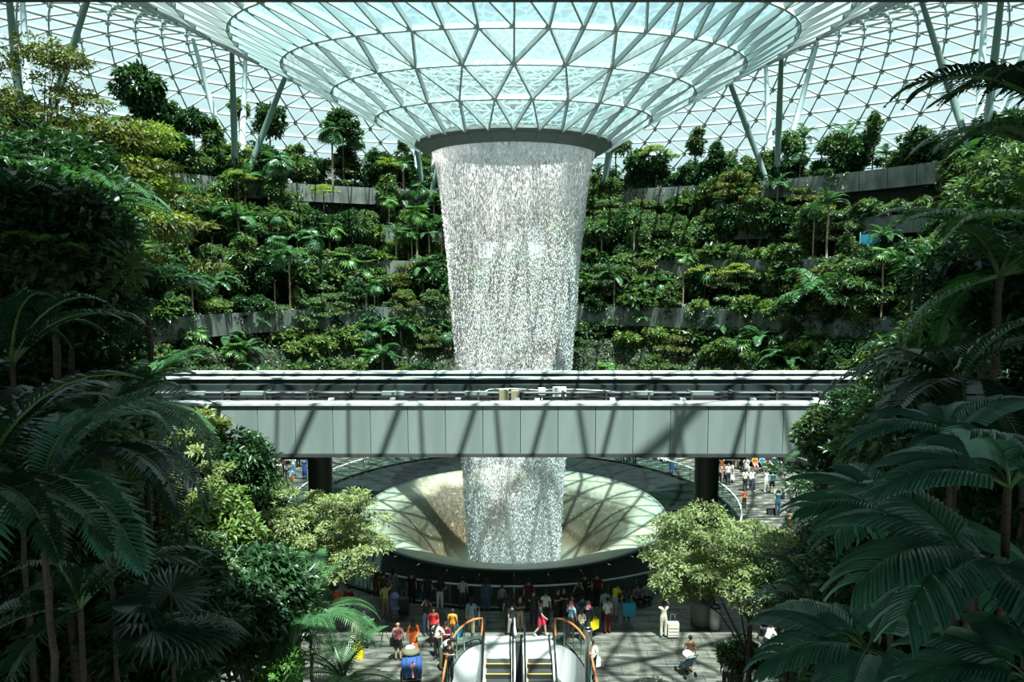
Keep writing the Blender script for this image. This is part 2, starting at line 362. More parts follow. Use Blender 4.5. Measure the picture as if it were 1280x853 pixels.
# the ring the water falls from
ringt = empty('water_oculus_ring', (VC.x, VC.y, EYE + 7.4), label='round grey metal ring at the foot of the glass funnel above the waterfall', cat='ring')
for k in range(28):
    mb = MB(); a0 = k * 360 / 28 + 0.12; a1 = (k + 1) * 360 / 28 - 0.12
    mb.lathe([(6.25, .72), (6.3, .55), (6.0, .42)], 4, a0=a0, a1=a1); mb.lathe([(6.0, .42), (6.0, .34), (5.35, -.04), (5.3, -.04), (5.3, .3)], 4, a0=a0, a1=a1)
    link('ring_panel', mb.mesh('ring_panel', 'ring_grey', False), ringt)
mb = MB(); mb.lathe([(6.22, .7), (5.3, .7), (5.3, .1), (5.15, .1), (5.15, .8), (6.22, .8)], 64); link('ring_core', mb.mesh('ring_core', 'black'), ringt)

# ------------------------------------------------------------ waterfall
wf = empty('waterfall', (VC.x, VC.y, 0), label='tall white waterfall dropping from the glass roof into the round pool', cat='waterfall')
WT = EYE + 7.4
def wrad(z):
    t = max(0.0, (WT - z) / WT); return 5.22 - 2.05 * (t ** 0.62)
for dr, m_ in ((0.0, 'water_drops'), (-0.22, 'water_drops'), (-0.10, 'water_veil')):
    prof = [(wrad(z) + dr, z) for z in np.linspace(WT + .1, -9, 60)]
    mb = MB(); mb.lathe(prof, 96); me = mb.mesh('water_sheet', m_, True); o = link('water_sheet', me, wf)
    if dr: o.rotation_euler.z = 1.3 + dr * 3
nd = 80000
z = WT - nr.random(nd) ** 0.9 * (WT + 5); ph = nr.random(nd) * 2 * np.pi
# water falls in ropes: bias the angle to a set of strands
st = nr.random(150) * 2 * np.pi; ph = np.where(nr.random(nd) < 0.22, st[nr.integers(0, 150, nd)] + nr.normal(0, 0.012, nd), ph)
rr = np.array([wrad(a) for a in z]) + nr.normal(0, 0.05, nd) * (0.5 + (WT - z) / WT) + 0.0
s = 0.010 + 0.012 * nr.random(nd); hh = 0.05 + 0.12 * nr.random(nd)
c = np.stack([rr * np.sin(ph), rr * np.cos(ph), z], 1)
off = np.array([[1, 0, 0], [-0.5, .87, 0], [-0.5, -.87, 0], [0, 0, 1], [0, 0, -1]], float)
V = (c[:, None, :] + off[None] * np.stack([s, s, hh], 1)[:, None, :]).reshape(-1, 3)
F = np.array([[0, 1, 3], [1, 2, 3], [2, 0, 3], [1, 0, 4], [2, 1, 4], [0, 2, 4]]); F = (F[None] + (np.arange(nd) * 5)[:, None, None]).reshape(-1, 3)
tag(link('droplets', tri_mesh('droplets', V, F, 'droplet'), wf), kind='stuff')

# ------------------------------------------------------------ floor, pool
def bool_diff(me, cutters):
    o = bpy.data.objects.new('tmp', me); COL.objects.link(o); cs = []
    for cm in cutters:
        c_ = bpy.data.objects.new('cut', cm); COL.objects.link(c_); cs.append(c_)
        md = o.modifiers.new('b', 'BOOLEAN'); md.operation = 'DIFFERENCE'; md.object = c_; md.solver = 'EXACT'
    bpy.context.view_layer.update(); dg = bpy.context.evaluated_depsgraph_get()
    out = bpy.data.meshes.new_from_object(o.evaluated_get(dg))
    for x in cs + [o]: bpy.data.objects.remove(x)
    return out
def closed_cyl(r_, z0, z1, n, c=(0, 0)):
    mb = MB(); v = [(c[0] + r_ * math.cos(2 * math.pi * j / n), c[1] + r_ * math.sin(2 * math.pi * j / n), zz) for zz in (z0, z1) for j in range(n)]
    f = [(j, (j + 1) % n, n + (j + 1) % n, n + j) for j in range(n)] + [tuple(reversed(range(n))), tuple(range(n, 2 * n))]
    return mb.add(v, f).mesh('cut', 'black')
# outline of the escalator well (plan)
WX0, WX1, WY1 = -2.5, 3.05, 29.35
def well_curve(side, n=12):
    pts = []
    x0, x1 = (-1.28, WX0) if side < 0 else (1.85, WX1)
    for i in range(n + 1):
        t = i / n * math.pi / 2; pts.append((x0 + (x1 - x0) * math.sin(t), 26.4 + (WY1 - 26.4) * math.cos(t)))
    return pts
outl = [(x, y) for x, y in well_curve(-1)][::-1] + well_curve(1)
outl = [(WX0, 20.0)] + outl + [(WX1, 20.0)]
nW = len(outl); wv = [(x, y, zz) for zz in (-3, 1) for x, y in outl]
wcut = MB().add(wv, [(j, (j + 1) % nW, nW + (j + 1) % nW, nW + j) for j in range(nW)] + [tuple(reversed(range(nW))), tuple(range(nW, 2 * nW))]).mesh('cut', 'black')
fm = MB().box(-62, 62, 18, 92, -0.45, -0.035).mesh('floor', 'floor_stone')
bmx = bmesh.new(); bmx.from_mesh(wcut); bmesh.ops.recalc_face_normals(bmx, faces=bmx.faces); bmx.to_mesh(wcut)
fm = bool_diff(fm, [closed_cyl(14.45, -2, 2, 128, (VC.x, VC.y)), wcut])
floor = tag(link('floor', fm), kind='structure')
# paving slabs: nearest as parts, the rest joined
tw, th = 1.25, 0.62; slabs = []
def in_well(x, y): return WX0 - .75 < x < WX1 + .75 and y < WY1 + .35
def in_poly(x, y, P):
    c_ = False; j = len(P) - 1
    for i in range(len(P)):
        if (P[i][1] > y) != (P[j][1] > y) and x < (P[j][0] - P[i][0]) * (y - P[i][1]) / (P[j][1] - P[i][1]) + P[i][0]: c_ = not c_
        j = i
    return c_
for jy in range(0, 72):
    for jx in range(-28, 29):
        x = jx * tw + (tw / 2 if jy % 2 else 0); y = 23.5 + jy * th
        q = [(x + a * tw / 2, y + b * th / 2) for a in (-1, 1) for b in (-1, 1)]
        if any(math.hypot(a - VC.x, b - VC.y) < 14.75 for a, b in q): continue
        if any(in_poly(a, b, outl) for a, b in q): continue
        px, py = proj((x, y, 0))
        vis = 395 < px < 985 and py < 870 if y < 36 else (290 < px < 1030 and py > 560)
        if y > 68: continue
        slabs.append((not vis, y, x))
slabs.sort(); nsl = 0; TV = []; TF = []
slabm = {}
for nv, y, x in slabs:
    if not nv and nsl < 300 and y < 36:
        me = slabm.setdefault(nsl % 3, None)
        if me is None:
            g = 0.012; me = MB().box(-tw / 2 + g, tw / 2 - g, -th / 2 + g, th / 2 - g, -0.034, 0).mesh('paving_slab', 'floor_stone'); slabm[nsl % 3] = me
        mb = MB().box(x - tw / 2 + .012, x + tw / 2 - .012, y - th / 2 + .012, y + th / 2 - .012, -0.034, 0.0)
        link('paving_slab', mb.mesh('paving_slab', 'floor_stone'), floor); nsl += 1
    else:
        mb = MB().box(x - tw / 2 + .012, x + tw / 2 - .012, y - th / 2 + .012, y + th / 2 - .012, -0.034, 0.0)
        o = len(TV); TV += mb.v; TF += [tuple(i + o for i in f) for f in mb.f]
tag(link('paving', tri_mesh('paving', TV, TF, 'floor_stone'), floor), kind='stuff')

def bowl_mats():
    m = bpy.data.materials.new('wet_black'); m.use_nodes = True; nt = m.node_tree; p = nt.nodes['Principled BSDF']
    p.inputs['Base Color'].default_value = (0.007, 0.012, 0.011, 1); p.inputs['Roughness'].default_value = 0.07; p.inputs['Specular IOR Level'].default_value = 0.6
    tc = N(nt, 'ShaderNodeTexCoord'); nz = N(nt, 'ShaderNodeTexNoise'); nz.inputs['Scale'].default_value = 3.5; bp = N(nt, 'ShaderNodeBump'); bp.inputs['Strength'].default_value = 0.04; bp.inputs['Distance'].default_value = 0.03
    nt.links.new(tc.outputs['Object'], nz.inputs['Vector']); nt.links.new(nz.outputs[0], bp.inputs['Height']); nt.links.new(bp.outputs[0], p.inputs['Normal']); MATS['wet_black'] = m
    m = bpy.data.materials.new('bowl_water'); m.use_nodes = True; nt = m.node_tree; p = nt.nodes['Principled BSDF']
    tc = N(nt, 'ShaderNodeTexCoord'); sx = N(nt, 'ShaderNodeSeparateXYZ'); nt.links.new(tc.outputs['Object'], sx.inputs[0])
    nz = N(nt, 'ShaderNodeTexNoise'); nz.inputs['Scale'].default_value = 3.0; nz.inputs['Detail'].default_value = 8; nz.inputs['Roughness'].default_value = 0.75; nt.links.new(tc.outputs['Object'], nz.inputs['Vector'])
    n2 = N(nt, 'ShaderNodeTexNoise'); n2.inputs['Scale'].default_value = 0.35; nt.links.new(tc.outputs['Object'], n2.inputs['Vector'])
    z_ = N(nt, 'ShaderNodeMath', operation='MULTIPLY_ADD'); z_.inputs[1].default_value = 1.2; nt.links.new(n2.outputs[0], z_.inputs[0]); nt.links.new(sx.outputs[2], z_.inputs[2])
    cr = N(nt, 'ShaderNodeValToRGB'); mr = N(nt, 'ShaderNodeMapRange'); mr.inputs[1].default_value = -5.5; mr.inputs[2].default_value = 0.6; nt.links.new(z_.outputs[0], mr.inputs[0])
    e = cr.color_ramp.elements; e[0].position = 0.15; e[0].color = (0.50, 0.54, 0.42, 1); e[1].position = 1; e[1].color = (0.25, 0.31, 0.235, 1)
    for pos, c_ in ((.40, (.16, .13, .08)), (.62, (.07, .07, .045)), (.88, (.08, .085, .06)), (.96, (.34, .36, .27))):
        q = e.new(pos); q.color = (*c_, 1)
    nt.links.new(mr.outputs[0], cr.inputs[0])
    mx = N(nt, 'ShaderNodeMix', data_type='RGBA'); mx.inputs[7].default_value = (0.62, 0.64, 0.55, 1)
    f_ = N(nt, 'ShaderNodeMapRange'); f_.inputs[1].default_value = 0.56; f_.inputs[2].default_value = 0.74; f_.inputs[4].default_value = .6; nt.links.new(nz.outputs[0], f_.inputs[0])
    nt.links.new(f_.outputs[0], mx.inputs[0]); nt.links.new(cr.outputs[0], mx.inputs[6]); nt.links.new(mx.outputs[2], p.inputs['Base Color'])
    bp = N(nt, 'ShaderNodeBump'); bp.inputs['Strength'].default_value = 0.35; bp.inputs['Distance'].default_value = 0.05
    nt.links.new(nz.outputs[0], bp.inputs['Height']); nt.links.new(bp.outputs[0], p.inputs['Normal']); p.inputs['Roughness'].default_value = 0.3
    MATS['bowl_water'] = m
bowl_mats()
pool = empty('pool', (VC.x, VC.y, 0), label='wide round black pool with a pale green funnel under the waterfall', cat='pool')
for k in range(36):
    mb = MB().lathe([(14.44, -0.02), (14.44, -0.10), (10.05, -0.16), (10.05, -.3)], 6, a0=k * 10 + .05, a1=k * 10 + 9.95)
    link('black_stone_slab', mb.mesh('black_stone_slab', 'wet_black', True), pool)
mb = MB().lathe([(14.5, -.40), (10.1, -.40), (10.1, -1)], 72); link('pool_bed', mb.mesh('pool_bed', 'black'), pool)
mb = MB().lathe([(10.12, -.16), (10.12, -.02), (9.96, -.02), (9.96, -.20)], 128); link('rim', mb.mesh('rim', 'ring_grey', True), pool)
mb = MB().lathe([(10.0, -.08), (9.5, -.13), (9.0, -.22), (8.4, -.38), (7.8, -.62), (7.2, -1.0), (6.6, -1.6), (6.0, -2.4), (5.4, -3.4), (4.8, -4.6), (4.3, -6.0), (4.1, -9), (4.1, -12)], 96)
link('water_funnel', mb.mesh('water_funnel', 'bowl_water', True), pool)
# balustrade round the pool
bal = empty('pool_balustrade', (VC.x, VC.y, 0), label='curved glass balustrade with a white handrail around the black pool', cat='railing')
nP = 60
gm = MB().lathe([(14.60, 0.04), (14.60, 1.02), (14.575, 1.02), (14.575, 0.04), (14.60, .04)], 4, a0=0.12, a1=360 / nP - .12).mesh('glass_panel', 'clear_glass')
pm = MB().box(-.02, .02, 14.56, 14.62, 0, 1.08).mesh('post', 'chrome')
for k in range(nP):
    link('glass_panel', gm, bal, rot=(0, 0, R(k * 6))); link('post', pm, bal, rot=(0, 0, R(k * 6)))
pts = [(14.59 * math.sin(R(a)), 14.59 * math.cos(R(a)), 1.1) for a in range(0, 361, 3)]
link('handrail', MB().tube(pts, 0.045, 8).mesh('handrail', 'rail_white', True), bal)
link('base_rail', MB().lathe([(14.5, .06), (14.68, .06), (14.68, -.03), (14.5, -.03)], 120).mesh('base_rail', 'black'), bal)

# ------------------------------------------------------------ rail bridge
BY0, BY1 = 27.6, 36.5; ZB, ZT = 8.72, 10.72
br = empty('rail_bridge', (0, BY0, ZB), label='pale grey concrete rail bridge crossing in front of the waterfall', cat='bridge')
def L(v): return v    # children are written in world coordinates, so offset them back
def bchild(name, mb, m_, smooth=False, loc=(0, 0, 0)):
    o = link(name, mb.mesh(name, m_, smooth), br); o.location = (loc[0], loc[1] - BY0, loc[2] - ZB); return o
pw = 1.462; nx = 20; x0 = -19 * pw - 0.02
pmesh = MB().box(.012, pw - .012, 0, .14, 0, ZT - ZB - .10)
pmesh = pmesh.mesh('side_panel', 'bridge_panel')
for k in range(38):
    o = link('side_panel', pmesh, br, (x0 + k * pw + .35, 0, 0))
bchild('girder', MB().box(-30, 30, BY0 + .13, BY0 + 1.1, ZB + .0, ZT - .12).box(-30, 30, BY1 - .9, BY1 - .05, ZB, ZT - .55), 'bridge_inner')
bchild('coping', MB().box(-30, 30, BY0 - .06, BY0 + .55, ZT - .10, ZT), 'bridge_cap')
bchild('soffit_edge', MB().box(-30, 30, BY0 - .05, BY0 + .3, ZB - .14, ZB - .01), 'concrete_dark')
bchild('deck', MB().box(-30, 30, BY0 + 1.0, BY1 - .6, ZB - .1, ZB + .5), 'deck_dark')
# far parapet: bright walkway edge, dark inner face
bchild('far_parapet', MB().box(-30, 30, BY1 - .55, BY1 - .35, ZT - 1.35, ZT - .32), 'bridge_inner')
bchild('far_ledge', MB().box(-30, 30, BY1 - .62, BY1 - .1, ZT - .32, ZT - .24), 'bridge_cap')
bchild('far_coping', MB().box(-30, 30, BY1 - .1, BY1 + .35, ZT - .10, ZT - .0), 'bridge_cap')
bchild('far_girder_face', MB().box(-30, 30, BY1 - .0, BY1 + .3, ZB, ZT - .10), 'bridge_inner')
bchild('running_beam', MB().box(-30, 30, BY0 + 2.6, BY0 + 3.1, ZB + .5, ZB + .85), 'deck_dark')
bchild('running_beam', MB().box(-30, 30, BY1 - 3.4, BY1 - 2.9, ZB + .5, ZB + .85), 'deck_dark')
for (yy, zz, rad) in ((BY0 + 4.2, ZB + 1.68, .06), (BY0 + 4.1, ZB + 1.50, .035), (BY0 + 4.8, ZB + 1.62, .03)):
    bchild('conduit', MB().tube([(-30, yy, zz), (30, yy, zz)], rad, 8), 'bridge_inner' if rad < .05 else 'conduit_grey', True)
for x in [-20.5 + 1.9 * i for i in range(22)]:
    bchild('conduit_bracket', MB().box(x - .05, x + .05, BY0 + 4.05, BY0 + 4.85, ZB + .5, ZB + 1.74), 'concrete_dark')
bchild('shadow_strip', MB().box(-30, 30, BY0 + 5.2, BY0 + 5.6, ZB + .5, ZB + 1.55), 'deck_dark')  # dark bar added as the shadow line across the trench
for x in (-11.6, -5.3, -1.6, 5.8, 8.5, -14.2):
    bchild('junction_sleeve', MB().box(x - .5, x + .5, BY0 + 4.08, BY0 + 4.3, ZB + 1.60, ZB + 1.76), 'bridge_panel')
for x in (-7.2, -4.75, -2.15, .2, 1.0, 4.0, 6.8, 9.6, 12.1): 
    bchild('sensor_box', MB().box(x - .10, x + .10, BY0 + .62, BY0 + .82, ZT - .12, ZT + .06).box(x - .03, x + .03, BY0 + .7, BY0 + .74, ZT - .35, ZT - .1), 'white_box')
def jb(px0, py0, px1, py1, d, m_):
    a = at(px0, py1, d); b = at(px1, py0, d)
    bchild('junction_box', MB().box(a.x, b.x, d, d + .3, a.z, b.z).box((a.x + b.x) / 2 - .04, (a.x + b.x) / 2 + .04, d + .05, d + .15, ZB + .5, a.z), m_)
jb(624, 488, 636, 502, 31.6, 'box_tan'); jb(639, 489, 649, 502, 31.6, 'box_tan'); jb(673, 486, 682, 494, 32.5, 'white_box'); jb(691, 485, 708, 498, 32.2, 'white_box')
for i, px in enumerate((651, 692, 704, 741)):
    a = at(px, 464, BY1 + .1); bchild('lamp_post', MB().tube([(a.x, a.y, ZT - .1), (a.x, a.y, ZT + .32)], .02, 6).ellip((a.x, a.y, ZT + .34), (.09, .09, .05)), 'concrete_dark')
cab = [at(px, py, 32.6) for px, py in ((600, 492), (612, 487), (640, 486), (672, 488), (690, 487), (720, 487), (760, 489), (784, 492))]
bchild('cable', MB().tube(cab, .022, 6), 'rail_white', True)
cab = [at(px, py, 32.0) for px, py in ((708, 496), (714, 497), (720, 495), (728, 492), (733, 494), (727, 500))]
bchild('cable', MB().tube(cab, .02, 6), 'black', True)
for px in (400.5, 883):
    a = at(px, 600, 31.6)
    bchild('support_column', MB().lathe([(.53, ZB - .1), (.53, 0)], 28, c=(a.x, 31.6)), 'column_dark', True)
    bchild('column_head', MB().box(a.x - .7, a.x + .7, BY0 + .8, BY1 - .8, ZB - .45, ZB - .1), 'column_dark')

# ------------------------------------------------------------ gallery ceiling above the viewpoint, side planting hills
gs = MB().box(-34, 34, -26, 12, 20.12, 20.6); gs.box(-34, 34, 11.6, 12.05, 20.115, 20.9)  # only the front edge shows; unseen slab added to shade the foreground
tag(link('ceiling_gallery', gs.mesh('ceiling_gallery', 'ceiling_paint')), kind='structure')

# ------------------------------------------------------------ terraces (amphitheatre of planters)
LEV = [dict(n='lowest slope', R=24.0, zb=0.0, zt=1.2, bed=1.0), dict(n='first terrace', R=29.0, zb=10.3, zt=12.2, bed=11.8), dict(n='second terrace', R=34.0, zb=15.2, zt=17.0, bed=16.6),
       dict(n='third terrace', R=38.0, zb=19.2, zt=20.8, bed=20.4), dict(n='top terrace', R=42.0, zb=23.7, zt=25.6, bed=24.4)]
AMAX = 100
for li, lv in enumerate(LEV):
    tr = empty('wall_' + lv['n'].replace(' ', '_'), (VC.x, VC.y, 0), kind='structure')
    Rn = LEV[li + 1]['R'] if li < 4 else 78
    # bed of soil behind the parapet, wall rising to the next level
    if li == 0: prof = [(24.2, 0.9), (25.5, 3.2), (28.6, 8.6), (30.6, 9.2), (30.6, 11.2)]
    elif li < 4: prof = [(lv['R'] + .2, lv['bed']), (Rn + 1.4, lv['bed'] + .3), (Rn + 1.4, LEV[li + 1]['bed'] - .1)]
    else: prof = [(lv['R'] + .2, lv['bed']), (50, lv['bed']), (78, lv['bed'] - 6)]
    link('bed', MB().lathe(prof, 64, a0=-AMAX, a1=AMAX).mesh('bed', 'soil'), tr)
    nseg = 52
    pm_ = MB().lathe([(lv['R'] + .3, lv['zb'] + .05), (lv['R'] + .12, lv['zb']), (lv['R'], lv['zt']), (lv['R'] + .3, lv['zt']), (lv['R'] + .3, lv['zb'] + .05)], 4, a0=.04, a1=2 * AMAX / nseg - .04).mesh('parapet_panel', 'concrete')
    for k in range(nseg): link('parapet_panel', pm_, tr, rot=(0, 0, R(AMAX - k * 2 * AMAX / nseg)))
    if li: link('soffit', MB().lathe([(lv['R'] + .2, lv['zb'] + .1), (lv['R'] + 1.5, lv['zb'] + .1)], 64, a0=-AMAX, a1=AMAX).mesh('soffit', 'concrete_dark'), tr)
# side hills in front (shaded beds left and right of the viewpoint)
def hill(x, y):
    e = abs(x) - (0.43 * y if x < 0 else 0.385 * y)
    e = max(0.0, e); h = min(10.5, e * 1.0)
    if y > 40: h *= max(0.0, 1 - (y - 40) / 8)
    if y < 8: h = max(h, min(10.5, (8 - y) * 1.5))
    if BY0 - 2 < y < BY1 + 2: h = min(h, 7.6)
    return h
for sgn, nm in ((-1, 'left'), (1, 'right')):
    xs = np.linspace(1.5, 44, 60); ys = np.linspace(2, 48, 60); V = []; F = []
    for y in ys:
        for x in xs:
            V.append((sgn * x, y, hill(sgn * x, y) - .08 if hill(sgn * x, y) > 0 else -0.6))
    for a in range(59):
        for b in range(59):
            i = a * 60 + b
            if max(V[i][2], V[i + 1][2], V[i + 60][2], V[i + 61][2]) > -0.5: F.append((i, i + 1, i + 61, i + 60) if sgn > 0 else (i, i + 60, i + 61, i + 1))
    tag(link('wall_hillside_' + nm, tri_mesh('hillside', V, F, 'soil')), kind='structure')

# ------------------------------------------------------------ roof tree columns
def shell_pt(rad, phi): return Vector((VC.x + rad * math.sin(R(phi)), VC.y + rad * math.cos(R(phi)), shell_z(rad, R(phi)) - .3))
for k, (phi, side) in enumerate(((-70, 'far left'), (-43, 'left, behind the palms'), (-14, 'just left of the waterfall'), (14, 'just right of the waterfall'), (41, 'right, above the dark planting'), (68, 'far right'))):
    b = polar(43.5, phi, 24.4)
    t = empty('roof_column', b, label=f'leaning forked steel roof column on the top terrace, {side}', cat='column', group='forked roof columns')
    for rad, dphi, m_ in ((36, -5.2, 'steel_green'), (36, 5.2, 'steel_green'), (47, -3.5, 'steel_pale'), (47, 3.5, 'steel_pale')):
        tp = shell_pt(rad + (4 if abs(phi) > 60 and rad < 40 else 0), phi + dphi) - b; q = Vector((.25 * (1 if dphi > 0 else -1), 0, -.0))
        link('arm', MB().tube([q, q + (tp - q) * .5, tp], [.26, .33, .20], 12).mesh('arm', m_, True), t)
    link('base', MB().tube([(0, 0, 0), (0, 0, .6)], [.8, .6], 14).mesh('base', 'concrete'), t)


for sx_, nm in ((-1, 'left'), (1, 'right')):
    tag(link('wall_' + nm, MB().box(min(sx_ * 46, sx_ * 46.6), max(sx_ * 46, sx_ * 46.6), -26, 46, -.5, 23.6).mesh('wall_' + nm, 'concrete_dark')), kind='structure')
# ------------------------------------------------------------ plant meshes
def leaves(base, dirs, nrm, ln, wd, fold=0.25, droop=0.15):
    """4-corner folded leaves; arrays base (n,3), dirs (n,3), nrm (n,3), ln (n,), wd (n,) -> V, F"""
    d = dirs / np.linalg.norm(dirs, axis=1, keepdims=True)
    s = np.cross(d, nrm); s /= np.linalg.norm(s, axis=1, keepdims=True) + 1e-9
    u = np.cross(s, d)
    ln = ln[:, None]; wd = wd[:, None]
    m_ = base + d * ln * 0.45
    tip = base + d * ln - u * ln * droop
    l_ = m_ + s * wd * .5 + u * wd * fold; r_ = m_ - s * wd * .5 + u * wd * fold
    V = np.stack([base, l_, tip, r_], 1).reshape(-1, 3); n = len(base)
    F = (np.array([[0, 2, 1], [0, 3, 2]])[None] + (np.arange(n) * 4)[:, None, None]).reshape(-1, 3)
    return V, F
def unit(n, g):
    v = g.normal(size=(n, 3)); return v / np.linalg.norm(v, axis=1, keepdims=True)
def crown_mesh(name, m_, seed, rx, rz, n, ll, clumps=26, kind='round', lw=0.45):
    g = np.random.default_rng(seed)
    c = unit(clumps, g)
    if kind == 'round':
        c = c * (0.35 + 0.5 * g.random(clumps) ** 0.5)[:, None] * [rx, rx, rz]; cr = 0.36 * rx * (0.7 + 0.6 * g.random(clumps)); fl = 0.8
    elif kind == 'flat':       # layered pads
        a = g.random(clumps) * 2 * np.pi; r_ = rx * (0.15 + 0.75 * g.random(clumps) ** .6); lv = np.linspace(-1, 1, max(3, int(rz / .45)))
        c = np.stack([r_ * np.cos(a), r_ * np.sin(a), rz * lv[g.integers(0, len(lv), clumps)]], 1); c[:, 2] += g.normal(0, .16, clumps) * rz; c[:, :2] *= (1.05 - 0.45 * (c[:, 2:] / rz)); cr = 0.34 * rx * (0.7 + 0.6 * g.random(clumps)); fl = 0.22
    elif kind == 'airy':
        c = c * (0.25 + 0.75 * g.random(clumps) ** .6)[:, None] * [rx, rx, rz]; c[:, 2] += .25 * rz * (1 - (c[:, 0] ** 2 + c[:, 1] ** 2) / rx ** 2); cr = 0.19 * rx * (0.6 + 0.9 * g.random(clumps)); fl = 0.42
    elif kind == 'tall':
        c = c * (0.4 + 0.5 * g.random(clumps))[:, None] * [rx, rx, rz]; cr = 0.42 * rx * (0.7 + 0.6 * g.random(clumps)); fl = 1.0
    k = g.integers(0, clumps, n); o = unit(n, g); o[:, 2] = np.where(g.random(n) < .7, np.abs(o[:, 2]), o[:, 2])
    rr_ = cr[k] * (0.55 + 0.45 * g.random(n))
    P = c[k] + o * rr_[:, None] * [1, 1, fl]
    d = o * [1, 1, 0.4] + unit(n, g) * 0.7 + [0, 0, -0.15]
    nm = o * 0.5 + unit(n, g) * 0.45 + [0, 0, 0.8]
    L_ = ll * (0.6 + 0.8 * g.random(n))
    V, F = leaves(P, d, nm, L_, L_ * lw)
    me = tri_mesh(name, V, F, m_); me['r'] = rx
    return me, c
def trunk_mesh(name, m_, h, r0, r1, seed, targets=(), lean=0.0):
    g = random.Random(seed); mb = MB(); pts = []; rad = []
    for i in range(6):
        t = i / 5; pts.append((lean * t * t + g.uniform(-.06, .06) * h * .1 * (i > 0), g.uniform(-.06, .06) * h * .1 * (i > 0), h * t)); rad.append(r0 + (r1 - r0) * t)
    mb.tube(pts, rad, 8)
    for tx in targets:
        s_ = pts[g.choice((3, 4, 5))]; tx = Vector(tx) ; s_ = Vector(s_)
        e = Vector((tx.x, tx.y, h + tx.z)); m2 = s_.lerp(e, .5) + Vector((0, 0, .12 * (e - s_).length))
        mb.tube([s_, m2, e], [r1 * .5, r1 * .33, r1 * .12], 5)
    return mb.mesh(name, m_, True)
def feather_frond(name, m_, L_=3.2, n=30, ll=0.75, wd=0.055, up=50, curl=95, seed=1, vee=35, taper=.35, stem='stem_green'):
    """pinnate frond growing along +X from the origin and arching over"""
    g = np.random.default_rng(seed); K = 40; p = np.zeros((K + 1, 3)); th = np.zeros(K + 1); a = up
    for i in range(K):
        th[i] = R(a); p[i + 1] = p[i] + np.array([math.cos(R(a)), 0, math.sin(R(a))]) * L_ / K; a -= curl / K * (0.5 + 1.0 * i / K)
    th[K] = th[K - 1]
    V = []; F = []
    for i in range(n):
        t = 0.10 + 0.90 * (i / (n - 1)); j = min(K, int(t * K)); b0 = p[j]; tang = np.array([math.cos(th[j]), 0, math.sin(th[j])]); upv = np.array([-math.sin(th[j]), 0, math.cos(th[j])])
        prof = (math.sin(math.pi * min(1, t * .93 + .10)) ** .55) * (1 - taper * t)
        for s_ in (-1, 1):
            l_ = ll * prof * (0.9 + .2 * g.random()); side = np.array([0, s_, 0.0])
            fw = 0.55 + 0.5 * t; d = side + tang * fw + upv * math.tan(R(vee)) * .6; d /= np.linalg.norm(d)
            q0 = b0; q1 = b0 + d * l_ * .5; d2 = d + np.array([0, 0, -0.55 - .5 * g.random()]); d2 /= np.linalg.norm(d2); q2 = q1 + d2 * l_ * .5
            wv_ = np.cross(d, np.array([0, 0, 1.0])); wv_ = wv_ / (np.linalg.norm(wv_) + 1e-9) * wd * .5
            o = len(V); V += [q0 - wv_ * .5, q0 + wv_ * .5, q1 + wv_ + [0, 0, -.02], q1 - wv_ + [0, 0, -.02], q2]
            F += [(o, o + 1, o + 2, o + 3), (o + 3, o + 2, o + 4, o + 4)]
    mb = MB(); mb.v = [tuple(v) for v in V]; mb.f = [f if f[2] != f[3] else f[:3] for f in F]; mb.m = [0] * len(mb.f)
    idx = list(range(0, K + 1, 5)); mb.tube([tuple(p[i]) for i in idx], [0.035 * (1.1 - i / K) * (L_ / 3.2) + .006 for i in idx], 5, m=1)
    return mb.mesh(name, [m_, stem])
def fan_leaf(name, m_, pet=1.0, rad=0.9, seg=22, spread=300, up=40, droop=.35, split=.55):
    mb = MB(); a = R(up); ex = Vector((math.cos(a), 0, math.sin(a))); c = ex * pet
    mb.tube([(0, 0, 0), tuple(ex * pet * .5 + Vector((0, 0, .04))), tuple(c)], [.022, .016, .012], 5, m=1)
    b_ = R(up - 45); fx = Vector((math.cos(b_), 0, math.sin(b_))); fy = Vector((0, 1, 0)); fz = fx.cross(fy)
    for i in range(seg):
        t0 = R(-spread / 2 + spread * i / seg); t1 = R(-spread / 2 + spread * (i + 1) / seg); tm = (t0 + t1) / 2
        rr_ = rad * (0.75 + .25 * math.cos(tm * .5))
        def P(t, r_, dz): return tuple(c + fx * math.cos(t) * r_ + fy * math.sin(t) * r_ + fz * dz + Vector((0, 0, -droop * (r_ / rad) ** 2 * rad * .5)))
        mb.add([tuple(c), P(t0, rr_ * split, 0), P(tm, rr_ * split, .035), P(t1, rr_ * split, 0), P(tm, rr_, -.02)], [(0, 1, 2), (0, 2, 3), (1, 4, 2), (2, 4, 3)])
    return mb.mesh(name, [m_, 'stem_green'])
